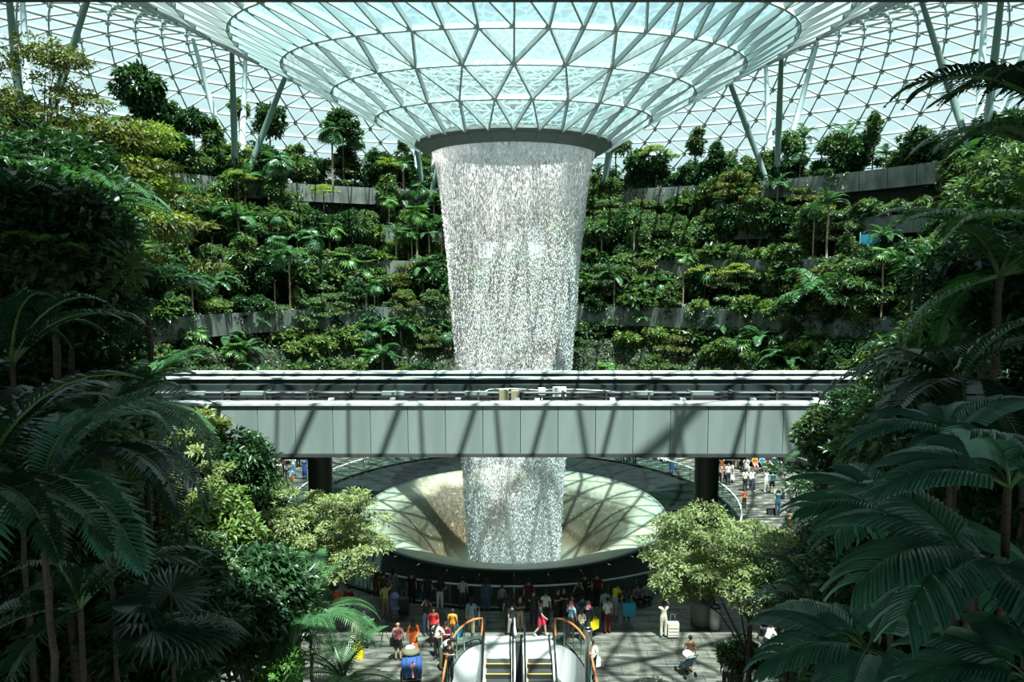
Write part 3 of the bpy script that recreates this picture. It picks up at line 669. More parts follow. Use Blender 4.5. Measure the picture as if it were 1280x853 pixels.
def pleat_frond(name, m_, L_=2.4, nseg=9, wmax=0.85, up=35, curl=70, seed=1, ribs=4, gap=.0):
    """broad frond whose leaflets are wide, pleated and ragged at the tip"""
    g = random.Random(seed); K = 40; p = [Vector((0, 0, 0))]; th = []; a = up
    for i in range(K):
        th.append(R(a)); p.append(p[-1] + Vector((math.cos(R(a)), 0, math.sin(R(a)))) * L_ / K); a -= curl / K
    th.append(th[-1]); mb = MB()
    def rp(t):
        t = max(0, min(1, t)); i = min(K - 1, int(t * K)); f = t * K - i; return p[i].lerp(p[i + 1], f), th[i]
    for s_ in (-1, 1):
        t = 0.16
        for k in range(nseg):
            dt = (0.86 / nseg); w_ = dt * (1 - gap); tc = t + dt / 2
            ln = wmax * (math.sin(math.pi * (0.18 + 0.70 * tc)) ** .7) * g.uniform(.92, 1.05); ang0 = R(62 - 30 * tc)
            rows = 4; cols = ribs * 2 + 1; V = []
            for c_ in range(cols):
                u_ = c_ / (cols - 1); b0, th0 = rp(t + w_ * u_)
                tang = Vector((math.cos(th0), 0, math.sin(th0))); nrm = Vector((-math.sin(th0), 0, math.cos(th0)))
                d = (Vector((0, s_, 0)) * math.sin(ang0) + tang * math.cos(ang0 - R(6) * (u_ - .5)))
                zz = 0.024 if c_ % 2 else -0.0
                tipl = ln * (1 - 0.10 * abs(u_ - .5)) * (1 if c_ % 2 else g.uniform(.90, .96))
                for r_ in range(rows + 1):
                    q = r_ / rows; sag = -0.32 * ln * q * q
                    V.append(tuple(b0 + d * tipl * q + tang * (w_ * L_ * (u_ - .5) * .25 * q) + nrm * (zz * min(1, q * 3) + 0.16 * ln * math.sin(q * 2.2)) + Vector((0, 0, sag))))
            F = []
            for c_ in range(cols - 1):
                for r_ in range(rows): i = c_ * (rows + 1) + r_; F.append((i, i + 1, i + rows + 2, i + rows + 1))
            mb.add(V, F); t += dt
    idx = list(range(0, K + 1, 5)); mb.tube([tuple(p[i]) for i in idx], [0.030 * (1.1 - i / K) * (L_ / 2.4) + .005 for i in idx], 6, m=1)
    return mb.mesh(name, [m_, 'stem_green'])
def merge_fronds(name, me, n, seed, tilt=(-.5, .35), m_=None, scale=(.8, 1.1), golden=True):
    """a whole palm head as one mesh, for palms too far away to tell the fronds apart"""
    g = random.Random(seed); V = []; F3 = []; F4 = []; M3 = []; M4 = []; Fs = []; Ms = []
    src = [v.co.copy() for v in me.vertices]; fs = [(tuple(q.vertices), q.material_index) for q in me.polygons]
    for i in range(n):
        mt = Matrix.Rotation(i * 2.399963 + g.uniform(-.2, .2), 4, 'Z') @ Matrix.Rotation(-g.uniform(*tilt) , 4, 'Y') @ Matrix.Scale(g.uniform(*scale), 4)
        o = len(V); V += [tuple(mt @ v) for v in src]; Fs += [tuple(x + o for x in f) for f, _ in fs]; Ms += [m for _, m in fs]
    out = bpy.data.meshes.new(name); out.from_pydata(V, [], Fs)
    for mm in me.materials: out.materials.append(mm)
    out.polygons.foreach_set('material_index', Ms); out.update(); return out

# ------------------------------------------------------------ prototypes for the planted terraces
CR = {}
def proto(key, m_, rx, rz, n, ll, kind, var=2, clumps=26, lw=.45):
    CR[key] = [crown_mesh('foliage', m_, hash(key) % 1000 + 17 * v if False else sum(map(ord, key)) + 17 * v, rx, rz, n, ll, clumps, kind, lw) + (rx, rz) for v in range(var)]
proto('dark_round', 'leaf_dark', 1.5, 1.4, 3200, .34, 'round', 3)
proto('mid_round', 'leaf_mid', 1.4, 1.2, 3200, .30, 'round', 3)
proto('bright_round', 'leaf_bright', 1.2, 1.0, 2600, .28, 'round', 2)
proto('lime_flat', 'leaf_lime', 1.7, .35, 2200, .20, 'flat', 2, 20)
proto('mid_flat', 'leaf_mid', 1.8, .9, 3200, .24, 'flat', 2, 34)
proto('olive_flat', 'leaf_olive', 1.7, .9, 3200, .22, 'flat', 2, 34)
proto('dark_tall', 'leaf_dark', 1.0, 2.2, 3800, .30, 'tall', 2, 36)
proto('mid_tall', 'leaf_mid', .95, 2.3, 3800, .32, 'tall', 3, 36)
proto('bright_shrub', 'leaf_bright', 1.2, .65, 2200, .30, 'round', 2, 18, .5)
proto('big_leaf', 'leaf_mid', 1.1, .9, 700, .62, 'round', 2, 16, .55)
ff_small = feather_frond('frond', 'palm_green', 2.2, 22, .62, .075, 58, 105, 3)
ff_broad = feather_frond('frond', 'palm_green', 2.4, 16, .75, .17, 55, 110, 4)
fan_small = fan_leaf('leaf', 'palm_green', .85, .85, 14, 280, 35)
fan_bright = fan_leaf('leaf', 'palm_bright', .85, .85, 14, 280, 35)
HEAD = {'feather': [merge_fronds('crown', ff_small, 15, 5 + v, (-.8, .45)) for v in range(2)], 'fan': [merge_fronds('crown', fan_small, 22, 9 + v, (-1.3, .75)) for v in range(2)],
        'fan_bright': [merge_fronds('crown', fan_bright, 20, 19 + v, (-1.2, .75)) for v in range(1)], 'broad': [merge_fronds('crown', ff_broad, 13, 15 + v, (-.6, .5)) for v in range(2)]}
TR = {h: [trunk_mesh('trunk', 'bark', h, .12, .05, 31 + h + v, lean=(v - .5) * .3) for v in range(2)] for h in (1, 2, 3, 5, 7)}
TRP = {h: trunk_mesh('trunk', 'bark_pale', h, .11, .08, 77 + h) for h in (2, 3, 4, 6)}
DESC = {'dark_round': 'dark green round leafy tree', 'mid_round': 'mid green round bushy tree', 'bright_round': 'bright green round bush', 'lime_flat': 'flat topped lime green tree',
        'mid_flat': 'layered mid green tree', 'olive_flat': 'layered olive brown tree', 'dark_tall': 'tall narrow dark green tree', 'mid_tall': 'tall narrow mid green tree', 'bright_shrub': 'low bright green shrub',
        'big_leaf': 'large leaved glossy shrub', 'feather': 'small feather palm', 'fan': 'dark fan palm', 'fan_bright': 'bright green fan palm', 'broad': 'broad leaved blue green palm'}
CATN = {'feather': 'palm', 'fan': 'palm', 'fan_bright': 'palm', 'broad': 'palm', 'bright_shrub': 'shrub', 'big_leaf': 'shrub', 'bright_round': 'shrub'}
NAMEN = {'lime_flat': 'flat_topped_tree', 'mid_flat': 'layered_tree', 'olive_flat': 'layered_tree', 'dark_tall': 'narrow_tree', 'mid_tall': 'narrow_tree', 'bright_shrub': 'shrub', 'big_leaf': 'large_leaved_shrub',
         'feather': 'feather_palm', 'fan': 'fan_palm', 'fan_bright': 'fan_palm', 'broad': 'broad_leaved_palm', 'bright_round': 'bush'}
def plant(key, base, scale=1.0, trunk=None, rz=None, label=None, group=None, mats=None):
    """base point on the soil; trunk = height of clear stem in metres"""
    rz = rnd.uniform(0, 6.28) if rz is None else rz
    t = empty(NAMEN.get(key, 'leafy_tree'), base, rz, label, CATN.get(key, 'tree'), group)
    if key in HEAD:
        th_ = trunk or 3; hk = min(TRP, key=lambda q: abs(q - th_)); o = link('trunk', TRP[hk], t); o.scale = (scale, scale, th_ / hk)
        h = rnd.choice(HEAD[key]); o = link('crown', h, t, (0, 0, th_ - .05)); o.scale = (scale,) * 3
    else:
        me, c, rx, rzz = rnd.choice(CR[key]); th_ = trunk if trunk is not None else rzz * .7
        cz = th_ + rzz * scale * (.6 if th_ > 1.5 else .35)
        hk = min(TR, key=lambda q: abs(q - cz)); o = link('trunk', rnd.choice(TR[hk]), t); o.scale = (scale, scale, cz / hk)
        o = link('foliage', me, t, (0, 0, cz)); o.scale = (scale,) * 3; o.rotation_euler.z = rnd.uniform(0, 6.28)
        if mats: o.material_slots[0].link = 'OBJECT'; o.material_slots[0].material = MATS[mats]
    return t
SHARED = []
def bed_z(li, rad):
    lv = LEV[li]
    if li == 0: return float(np.interp(rad, [24.2, 25.5, 28.6, 30.6], [.9, 3.2, 8.6, 9.2])) - .05
    if li < 4: return lv['bed'] + .0
    return float(np.interp(rad, [42, 50, 78], [lv['bed'], lv['bed'], lv['bed'] - 6])) - .05
# (level, side) -> list of (phi, radius, kind, scale, trunk)
plist = []; SPECS = []
def add(li, phi, rad, key, sc_=1.0, tk=None): plist.append((li, phi, rad, key, sc_, tk))
def skipc(phi, w_): return abs(phi) < w_
W0 = {'mid_round': 5, 'dark_round': 4, 'bright_round': 5, 'mid_flat': 3, 'bright_shrub': 4, 'big_leaf': 4, 'feather': 4, 'broad': 3.5, 'olive_flat': 1, 'fan_bright': 4, 'fan': 3, 'mid_tall': 3, 'lime_flat': .8}
W4 = {'dark_round': 6, 'dark_tall': 4, 'mid_tall': 3, 'mid_round': 3, 'mid_flat': 2, 'fan': 2, 'feather': 1}
WR = {'mid_tall': 9, 'dark_tall': 6, 'mid_round': 4, 'big_leaf': 3, 'mid_flat': 2, 'olive_flat': 2, 'fan': 2, 'feather': 1.5, 'fan_bright': 1}
def pick(wd): return rnd.choices(list(wd), list(wd.values()))[0]
# lowest slope, three rows (the part above the bridge in view is its upper half)
for rad, step in ((26.6, 4.0), (28.4, 3.5), (30.0, 3.2)):
    phi = -84.0
    while phi < 84:
        ph_ = phi + rnd.uniform(-1, 1)
        if not (abs(ph_) < 6.5 and rad > 25):
            k = pick(W0); add(0, ph_, rad + rnd.uniform(-.5, .4), k, rnd.uniform(.8, 1.2), rnd.uniform(.2, 1.0) if k not in HEAD else rnd.uniform(1.0, 2.4))
        phi += step
for li, rads in ((1, (29.6, 31.8, 34.2)), (2, (34.6, 37.2)), (3, (38.6, 41.3))):
    for rr_, rad in enumerate(rads):
        phi = -82.0 + rr_ * 1.3
        while phi < 82:
            ph_ = phi + rnd.uniform(-.8, .8)
            wd = W0 if (rr_ == 0) else (WR if ph_ > 0 else {**W0, **{'mid_tall': 4, 'dark_tall': 3, 'fan': 4}})
            k = pick(wd); back = rr_ > 0
            tk = (rnd.uniform(1.0, 3.2) if back else rnd.uniform(.1, .7)) if k not in HEAD else rnd.uniform(2.4, 5.4)
            if rr_ == 0 and k not in ('big_leaf', 'bright_shrub', 'feather'): s_ = rnd.uniform(.7, .95)
            else: s_ = rnd.uniform(1.0, 1.4)
            add(li, ph_, rad + rnd.uniform(-.3, .3), k, s_, tk)
            phi += 3.0 if rr_ == 0 else 2.7
for rad, step in ((43.4, 2.3), (46.5, 2.9)):
    phi = -80.0
    while phi < 80:
        ph_ = phi + rnd.uniform(-.9, .9)
        if not (rad < 45 and -33 < ph_ < -24):
            k = pick(W4); s_ = rnd.uniform(1.0, 1.45)
            tk = rnd.uniform(1.0, 2.6) if k not in HEAD else rnd.uniform(3, 5)
            if ph_ > 0: s_ *= .82; tk *= .8
            add(4, ph_, rad, k, s_, tk)
        phi += step
# specimens read off the photograph: pixel of the crown centre, level, radius, kind, scale
def spec(px, py, li, rad, key, s_, mats=None, dz=0):
    # find phi so that the plant projects at px
    best = min((abs(proj(polar(rad, f / 4, bed_z(li, rad) + 3))[0] - px), f / 4) for f in range(-360, 361) if polar(rad, f / 4, 0).y > 10)[1]
    b = polar(rad, best, bed_z(li, rad)); d = b.y; zt = at(px, py, d).z; add(li, best, rad, key, s_, max(.3, zt - b.z)); 
for a_ in ((175, 128, 4, 44.5, 'dark_round', 1.5), (188, 160, 4, 45.5, 'dark_round', 1.3), (220, 170, 4, 46.5, 'dark_tall', 1.2), (245, 165, 4, 44.5, 'dark_round', 1.0), (300, 145, 4, 46.5, 'mid_round', .9), (340, 165, 4, 47, 'dark_round', 1.3),
           (415, 165, 4, 43, 'fan', 1.3), (430, 170, 4, 44.5, 'dark_round', 1.3), (445, 175, 4, 46, 'fan', 1.1), (505, 190, 4, 43.5, 'mid_tall', .7),
           (298, 186, 4, 42.8, 'lime_flat', .75), (300, 220, 3, 38.8, 'lime_flat', .7), (483, 205, 4, 42.7, 'lime_flat', .95), (405, 239, 3, 38.8, 'lime_flat', .85), (346, 205, 3, 38.6, 'fan', 1.25), (222, 255, 2, 35, 'fan', 1.4),
           (225, 285, 2, 34.6, 'fan', 1.2), (298, 275, 2, 34.8, 'broad', 1.15), (345, 300, 2, 35.2, 'fan', 1.0), (390, 300, 2, 34.6, 'fan', 1.15), (522, 268, 2, 34.6, 'fan_bright', 1.15), (345, 250, 3, 38.6, 'mid_tall', 1.0),
           (365, 405, 0, 30.2, 'mid_flat', 1.0), (450, 440, 0, 28.5, 'bright_round', 1.0), (400, 440, 0, 27.8, 'bright_round', 1.1), (445, 370, 1, 29.5, 'dark_round', .75), (425, 395, 0, 30.4, 'mid_round', 1.0), (505, 375, 1, 29.6, 'bright_round', .8), (545, 395, 0, 30.3, 'mid_flat', 1.0), (535, 432, 0, 28.6, 'olive_flat', .9),
           (820, 192, 4, 42.8, 'lime_flat', 1.1), (770, 190, 4, 43.5, 'mid_round', 1.2), (800, 215, 4, 42.6, 'dark_round', 1.1), (870, 195, 4, 44, 'mid_tall', 1.0), (895, 205, 4, 43, 'dark_tall', .8), (985, 190, 4, 44, 'mid_round', 1.1), (1005, 172, 4, 46, 'feather', 1.1),
           (1058, 168, 4, 45, 'feather', 1.2), (1092, 175, 4, 43.6, 'mid_tall', .8), (1040, 195, 4, 44, 'mid_round', 1.1), (1150, 195, 4, 43, 'dark_round', 1.1), (760, 270, 3, 38.8, 'mid_flat', 1.0), (755, 350, 1, 30, 'mid_flat', .9), (745, 300, 2, 35, 'mid_round', 1.1),
           (918, 240, 3, 39, 'olive_flat', 1.2), (880, 340, 1, 33.5, 'lime_flat', .9), (920, 338, 1, 33.2, 'lime_flat', .85), (1022, 372, 1, 29.6, 'broad', 1.9), (935, 385, 1, 29.6, 'bright_round', .9), (1080, 368, 1, 29.8, 'mid_flat', 1.5), (1100, 365, 1, 31, 'mid_flat', 1.4), (895, 410, 0, 29.8, 'feather', 1.2), (935, 430, 0, 28.4, 'fan_bright', 1.2), (870, 400, 0, 30.2, 'mid_round', 1.0),
           (820, 425, 0, 29.0, 'bright_round', 1.1), (790, 430, 0, 28.5, 'bright_shrub', 1.2), (845, 440, 0, 28, 'olive_flat', 1.0), (985, 450, 0, 27.6, 'broad', 1.1), (735, 415, 0, 30, 'dark_round', .8), (1105, 300, 2, 35, 'broad', 1.1), (1010, 300, 2, 36, 'mid_tall', 1.0)):
    spec(*a_); SPECS.append(plist[-1])
WIN = [(596, 290, 684, 320, 36), (428, 318, 512, 350, 34), (250, 384, 335, 420, 29), (392, 222, 470, 250, 42), (742, 385, 850, 416, 29), (865, 324, 1003, 352, 34), (1060, 207, 1155, 240, 42), (1065, 266, 1150, 294, 38), (560, 418, 730, 462, 27)]
NS = len(plist); keep = []
for q_ in plist:
    li, phi, rad, key, s_, tk = q_; b = polar(rad, phi, bed_z(li, rad)); ok = b.y > 10
    if ok and q_ not in SPECS:
        hgt = (tk or 1) + (2.4 if key not in HEAD else 1.2) * s_; x0_, y1_ = proj(b); y0_ = proj(b + Vector((0, 0, hgt)))[1]; hw = 1.25 * s_ * FPX / b.y
        for wx0, wy0, wx1, wy1, wr in WIN:
            if rad < wr and x0_ + hw > wx0 and x0_ - hw < wx1 and y0_ < wy1 - 4 and y1_ > wy0: ok = False
    if ok: keep.append(q_)
plist = keep
plist.sort(key=lambda q: abs(q[1]))
cnt = {}
def lev_phrase(li): return LEV[li]['n']
for li, phi, rad, key, s_, tk in plist:
    b = polar(rad, phi, bed_z(li, rad)); 
    if b.y < 22 or not (-60 < proj(b)[0] < 1340): continue
    side = 'left' if phi < 0 else 'right'; kk = (li, side, key); n = cnt.get(kk, 0); cnt[kk] = n + 1
    w_ = ORD[min(n, len(ORD) - 1)]
    lab = f"{DESC[key]} on the {lev_phrase(li)} {side} of the waterfall, {w_} " + ('to it' if n == 0 else 'from it')
    plant(key, b, s_, tk, label=lab, group=f"{DESC[key]}s on the {lev_phrase(li)}")
# hanging creepers and ground cover: nobody could count their leaves
def carpet(name, label, m_, li, n, fn, ll, grp=None):
    g = np.random.default_rng(50 + li); P = np.array([fn(g) for _ in range(n)]); nm = P - np.array([VC.x, VC.y, 0]); nm[:, 2] = 0; nm = -nm / np.linalg.norm(nm, axis=1, keepdims=True)
    d = unit(n, g) + [0, 0, -.6] + nm * .5; nn = nm + unit(n, g) * .5 + [0, 0, .6]; L_ = ll * (.6 + .8 * g.random(n))
    V, F = leaves(P, d, nn, L_, L_ * .5); o = link(name, tri_mesh(name, V, F, m_)); tag(o, label, 'creeper', kind='stuff')
for li, (n, m_) in enumerate(((26000, 'leaf_mid'), (22000, 'leaf_dark'), (22000, 'leaf_mid'), (18000, 'leaf_dark'), (14000, 'leaf_mid'))):
    lv = LEV[li]
    def fn(g, li=li, lv=lv):
        ph_ = g.uniform(-86, 86); u = g.random()
        cl = math.sin(ph_ * 1.7 + li) + math.sin(ph_ * .61 + 2 * li)           # creepers gather in curtains
        if li == 0:
            rad = g.uniform(24.2, 30.4); 
            return np.array(polar(rad, ph_, bed_z(0, rad) + g.random() ** 2 * .8))
        nxt = LEV[li + 1] if li < 4 else None
        if u < .28: return np.array(polar(lv['R'] + g.uniform(.15, 1.2), ph_, lv['bed'] + g.random() * .7))
        if u < .50 and cl > -.2: return np.array(polar(lv['R'] - .03 - g.random() * .15, ph_, lv['zt'] + .1 - g.random() ** 1.6 * 2.4))
        if li < 4: return np.array(polar(nxt['R'] + 1.3 - g.random() * .4, ph_, g.uniform(lv['bed'], nxt['bed'] - .3)))
        return np.array(polar(g.uniform(42.4, 46), ph_, lv['bed'] + g.random() * 1.2))
    def fn2(g, fn=fn):
        while True:
            p = fn(g); x, y = proj(p)
            if not any(wx0 < x < wx1 and wy0 - 1 < y < wy1 + 6 for wx0, wy0, wx1, wy1, wr in WIN[:-1]): return p
    carpet('creepers', f"green creepers and ground cover spreading over the {lv['n']}", m_, li, n, fn2, .30)
# ------------------------------------------------------------ foreground planting
F_FEATH = {c: feather_frond('frond', c, 2.6, 34, .72, .060, 48, 100, 21) for c in ('palm_green', 'palm_dark', 'palm_bright', 'palm_blue')}
F_WIDE = {c: feather_frond('frond', c, 2.4, 26, .70, .10, 55, 115, 22) for c in ('palm_green', 'palm_dark', 'palm_bright')}
F_FINE = feather_frond('frond', 'palm_green', 2.4, 40, .50, .035, 52, 95, 23)
F_PLEAT = [pleat_frond('frond', 'palm_blue', 2.3, 7, .85, 38, 70, 5 + v, 4, .14) for v in range(2)]
F_PLEATW = [pleat_frond('frond', 'palm_blue', 2.0, 6, .95, 30, 60, 9 + v, 5, .06) for v in range(2)]
F_FAN = fan_leaf('leaf', 'palm_dark', 1.0, .95, 24, 300, 40)
def ground_z(x, y):
    return max(0.0, hill(x, y))
def near_palm(px, py, d, fr, n, s_, label, tilt=(-.5, .5), name='feather_palm', spear=None, tr=.09, bark='bark', seed=None, cat='palm', only=None):
    g = random.Random(seed if seed is not None else int(px * 7 + py))
    c = at(px, py, d); gz = ground_z(c.x, c.y); h = max(.4, c.z - gz)
    t = empty(name, (c.x, c.y, c.z - h), g.uniform(0, 6.28), label, cat)
    mb = MB(); k = max(4, int(h / .35)); pts = [(g.uniform(-.02, .02), g.uniform(-.02, .02), h * i / k) for i in range(k + 1)]
    tr = tr if d > 17 else tr * (.75 if d > 11 else .42)
    mb.tube(pts, [tr * (1.08 if i % 2 else .95) * (1.15 - .3 * i / k) for i in range(k + 1)], 9); link('trunk', mb.mesh('trunk', bark, True), t)
    frs = fr if isinstance(fr, list) else [fr]
    nm = 'leaf' if frs[0].name.startswith('leaf') else 'frond'
    rz0 = t.rotation_euler.z
    for i in range(n):
        az = i * 2.399963 + g.uniform(-.2, .2) if only is None else R(only[0] + (only[1] - only[0]) * i / max(1, n - 1)) - rz0
        o = link(nm, frs[i % len(frs)], t, (0, 0, h)); o.rotation_euler = (g.uniform(-.15, .15), -(tilt[0] + (tilt[1] - tilt[0]) * ((i * .618) % 1)), az); q = s_ * g.uniform(.85, 1.12); o.scale = (q, q, q)
    if spear:
        o = link('young_frond', spear, t, (0, 0, h)); o.rotation_euler = (0, -.75, 1.2); o.scale = (s_ * .8, s_ * .35, s_ * .8); o['label'] = 'bright green half-open young frond'
    return t
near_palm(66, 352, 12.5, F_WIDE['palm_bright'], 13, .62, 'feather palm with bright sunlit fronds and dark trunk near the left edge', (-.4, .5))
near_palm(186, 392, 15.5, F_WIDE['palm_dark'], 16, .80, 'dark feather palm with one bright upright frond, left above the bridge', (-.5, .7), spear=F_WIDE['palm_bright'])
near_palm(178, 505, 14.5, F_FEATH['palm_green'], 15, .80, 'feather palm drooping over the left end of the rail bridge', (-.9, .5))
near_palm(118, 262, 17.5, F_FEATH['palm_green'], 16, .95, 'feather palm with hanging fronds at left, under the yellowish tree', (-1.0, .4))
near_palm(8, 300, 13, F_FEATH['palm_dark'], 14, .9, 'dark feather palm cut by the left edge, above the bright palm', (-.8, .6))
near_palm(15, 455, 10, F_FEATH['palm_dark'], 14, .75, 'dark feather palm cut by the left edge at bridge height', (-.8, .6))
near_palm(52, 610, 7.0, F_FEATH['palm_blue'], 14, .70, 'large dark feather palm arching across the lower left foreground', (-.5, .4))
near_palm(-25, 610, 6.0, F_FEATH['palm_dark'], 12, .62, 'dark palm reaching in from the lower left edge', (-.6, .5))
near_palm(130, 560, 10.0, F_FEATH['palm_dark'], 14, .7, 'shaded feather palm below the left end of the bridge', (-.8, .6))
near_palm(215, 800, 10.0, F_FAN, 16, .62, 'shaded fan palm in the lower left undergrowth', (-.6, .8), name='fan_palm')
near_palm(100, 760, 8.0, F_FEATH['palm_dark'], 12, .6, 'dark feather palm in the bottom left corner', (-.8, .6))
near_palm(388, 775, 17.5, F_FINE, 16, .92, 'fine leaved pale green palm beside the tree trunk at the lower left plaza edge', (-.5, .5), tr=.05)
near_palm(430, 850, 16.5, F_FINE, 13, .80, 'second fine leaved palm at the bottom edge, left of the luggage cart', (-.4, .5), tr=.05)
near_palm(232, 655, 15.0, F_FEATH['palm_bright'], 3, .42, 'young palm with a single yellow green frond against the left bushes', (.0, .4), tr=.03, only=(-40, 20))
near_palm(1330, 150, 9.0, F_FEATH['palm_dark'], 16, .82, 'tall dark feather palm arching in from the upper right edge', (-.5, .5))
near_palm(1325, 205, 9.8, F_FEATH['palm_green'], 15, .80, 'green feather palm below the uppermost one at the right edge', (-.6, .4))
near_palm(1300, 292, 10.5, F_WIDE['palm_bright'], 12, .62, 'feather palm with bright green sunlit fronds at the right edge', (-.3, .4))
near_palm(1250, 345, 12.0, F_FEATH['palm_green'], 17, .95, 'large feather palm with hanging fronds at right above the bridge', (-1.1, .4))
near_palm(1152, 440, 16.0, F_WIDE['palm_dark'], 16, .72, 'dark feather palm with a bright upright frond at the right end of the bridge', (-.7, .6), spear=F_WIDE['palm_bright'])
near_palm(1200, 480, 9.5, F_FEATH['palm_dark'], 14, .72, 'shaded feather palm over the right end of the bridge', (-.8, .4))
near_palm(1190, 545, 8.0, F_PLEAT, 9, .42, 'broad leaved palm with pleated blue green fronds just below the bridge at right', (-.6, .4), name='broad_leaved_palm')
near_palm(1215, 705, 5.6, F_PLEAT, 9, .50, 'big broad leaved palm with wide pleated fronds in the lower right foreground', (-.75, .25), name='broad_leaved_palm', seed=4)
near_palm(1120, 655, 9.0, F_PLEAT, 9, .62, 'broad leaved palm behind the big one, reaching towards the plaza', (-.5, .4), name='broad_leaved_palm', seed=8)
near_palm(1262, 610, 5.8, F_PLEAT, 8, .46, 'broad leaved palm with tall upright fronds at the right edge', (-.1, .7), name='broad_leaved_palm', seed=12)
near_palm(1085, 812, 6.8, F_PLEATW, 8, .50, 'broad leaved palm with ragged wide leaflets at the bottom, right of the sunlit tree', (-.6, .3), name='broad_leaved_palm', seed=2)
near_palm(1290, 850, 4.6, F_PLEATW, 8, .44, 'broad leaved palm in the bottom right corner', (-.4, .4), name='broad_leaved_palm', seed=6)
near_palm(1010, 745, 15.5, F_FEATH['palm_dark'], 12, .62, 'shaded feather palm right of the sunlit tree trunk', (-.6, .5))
near_palm(1030, 565, 30.5 - 8, F_FEATH['palm_green'], 10, .55, 'small feather palm under the bridge end at right', (-.6, .5))

def near_tree(px, py, d, m_, rx, rz, n, ll, kind, label, tx=None, seed=1, clumps=40, lw=.42, br_=8, tr=.13, base=None, cat='tree', name='leafy_tree'):
    c = at(px, py, d); bx = c.x if tx is None else at(tx, py, d).x
    gz = ground_z(bx, c.y) if base is None else base; h = c.z - gz
    t = empty(name, (bx, c.y, gz), 0, label, cat)
    me, cl = crown_mesh('foliage', m_, seed, rx, rz, n, ll, clumps, kind, lw)
    link('foliage', me, t, (c.x - bx, 0, h))
    hs = max(.5, h - rz * .55); tg = [Vector((q[0] + c.x - bx, q[1], q[2] + h - hs)) for q in cl[:br_]]
    link('trunk', trunk_mesh('trunk', 'bark', hs, tr, tr * .5, seed, tg), t)
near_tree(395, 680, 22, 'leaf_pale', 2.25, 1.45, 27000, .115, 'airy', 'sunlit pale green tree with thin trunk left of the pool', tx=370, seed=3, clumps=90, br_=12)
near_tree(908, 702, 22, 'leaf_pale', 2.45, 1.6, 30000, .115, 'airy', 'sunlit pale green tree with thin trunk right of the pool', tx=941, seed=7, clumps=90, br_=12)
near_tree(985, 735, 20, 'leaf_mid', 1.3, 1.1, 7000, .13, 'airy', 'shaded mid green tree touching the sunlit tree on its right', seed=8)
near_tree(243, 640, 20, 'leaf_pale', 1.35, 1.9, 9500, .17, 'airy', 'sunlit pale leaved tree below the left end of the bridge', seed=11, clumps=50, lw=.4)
near_tree(248, 545, 21, 'leaf_pale', .8, .8, 2600, .21, 'round', 'pale leaved bush standing against the left bridge panels', seed=12, clumps=16)
near_tree(303, 583, 21, 'leaf_dark', .85, 1.1, 4200, .18, 'tall', 'dark conical tree against the bridge just left of the left column', seed=13)
near_tree(330, 640, 23, 'leaf_mid', 1.1, 1.2, 4000, .18, 'round', 'mid green tree between the conical tree and the sunlit tree', seed=14)
near_tree(300, 760, 17, 'leaf_dark', 1.7, 1.5, 8000, .22, 'round', 'dark glossy bush in the lower left, left of the sunlit tree trunk', seed=15, cat='bush', name='bush')
near_tree(265, 665, 18.5, 'leaf_bright', 1.2, 1.2, 5500, .17, 'round', 'brighter green bush under the sunlit pale leaved tree', seed=16, cat='bush', name='bush')
near_tree(1080, 552, 19, 'leaf_dark', 1.55, 1.05, 9000, .16, 'flat', 'dark fine leaved tree in front of the right end of the bridge', seed=17, clumps=50)
near_tree(1035, 545, 20, 'leaf_mid', .8, .9, 2600, .2, 'round', 'small green tree overlapping the bridge panels at right', seed=18)
near_tree(55, 150, 24, 'leaf_olive', 2.3, 1.8, 8000, .15, 'flat', 'airy olive green tree rising at the upper left edge', seed=19, clumps=50, br_=30)
near_tree(160, 225, 25, 'leaf_lime', 2.0, 1.7, 9000, .15, 'flat', 'yellow green layered tree at upper left', seed=20, clumps=40, br_=20)
near_tree(130, 250, 24, 'leaf_olive', 2.6, 2.0, 9500, .22, 'flat', 'olive green tree behind the hanging palm fronds at left', seed=21, clumps=50)
near_tree(40, 235, 21, 'leaf_dark', 2.2, 1.6, 8000, .24, 'round', 'dark leafy tree below the airy tree at the upper left edge', seed=22)
near_tree(885, 812, 23.8, 'leaf_mid', .55, .35, 900, .16, 'round', 'small green shrub on the sunny paving, left of the right tree trunk', seed=23, cat='shrub', name='shrub', base=0.0) if False else None
near_tree(925, 818, 23.0, 'leaf_mid', .75, .5, 1600, .2, 'round', 'green shrub in front of the right tree trunk', seed=24, cat='shrub', name='shrub', base=0.0)
near_tree(350, 838, 21.0, 'palm_bright', .7, .6, 1300, .24, 'round', 'bright green shrub at the bottom edge by the left tree trunk', seed=25, cat='shrub', name='shrub', base=0.0)
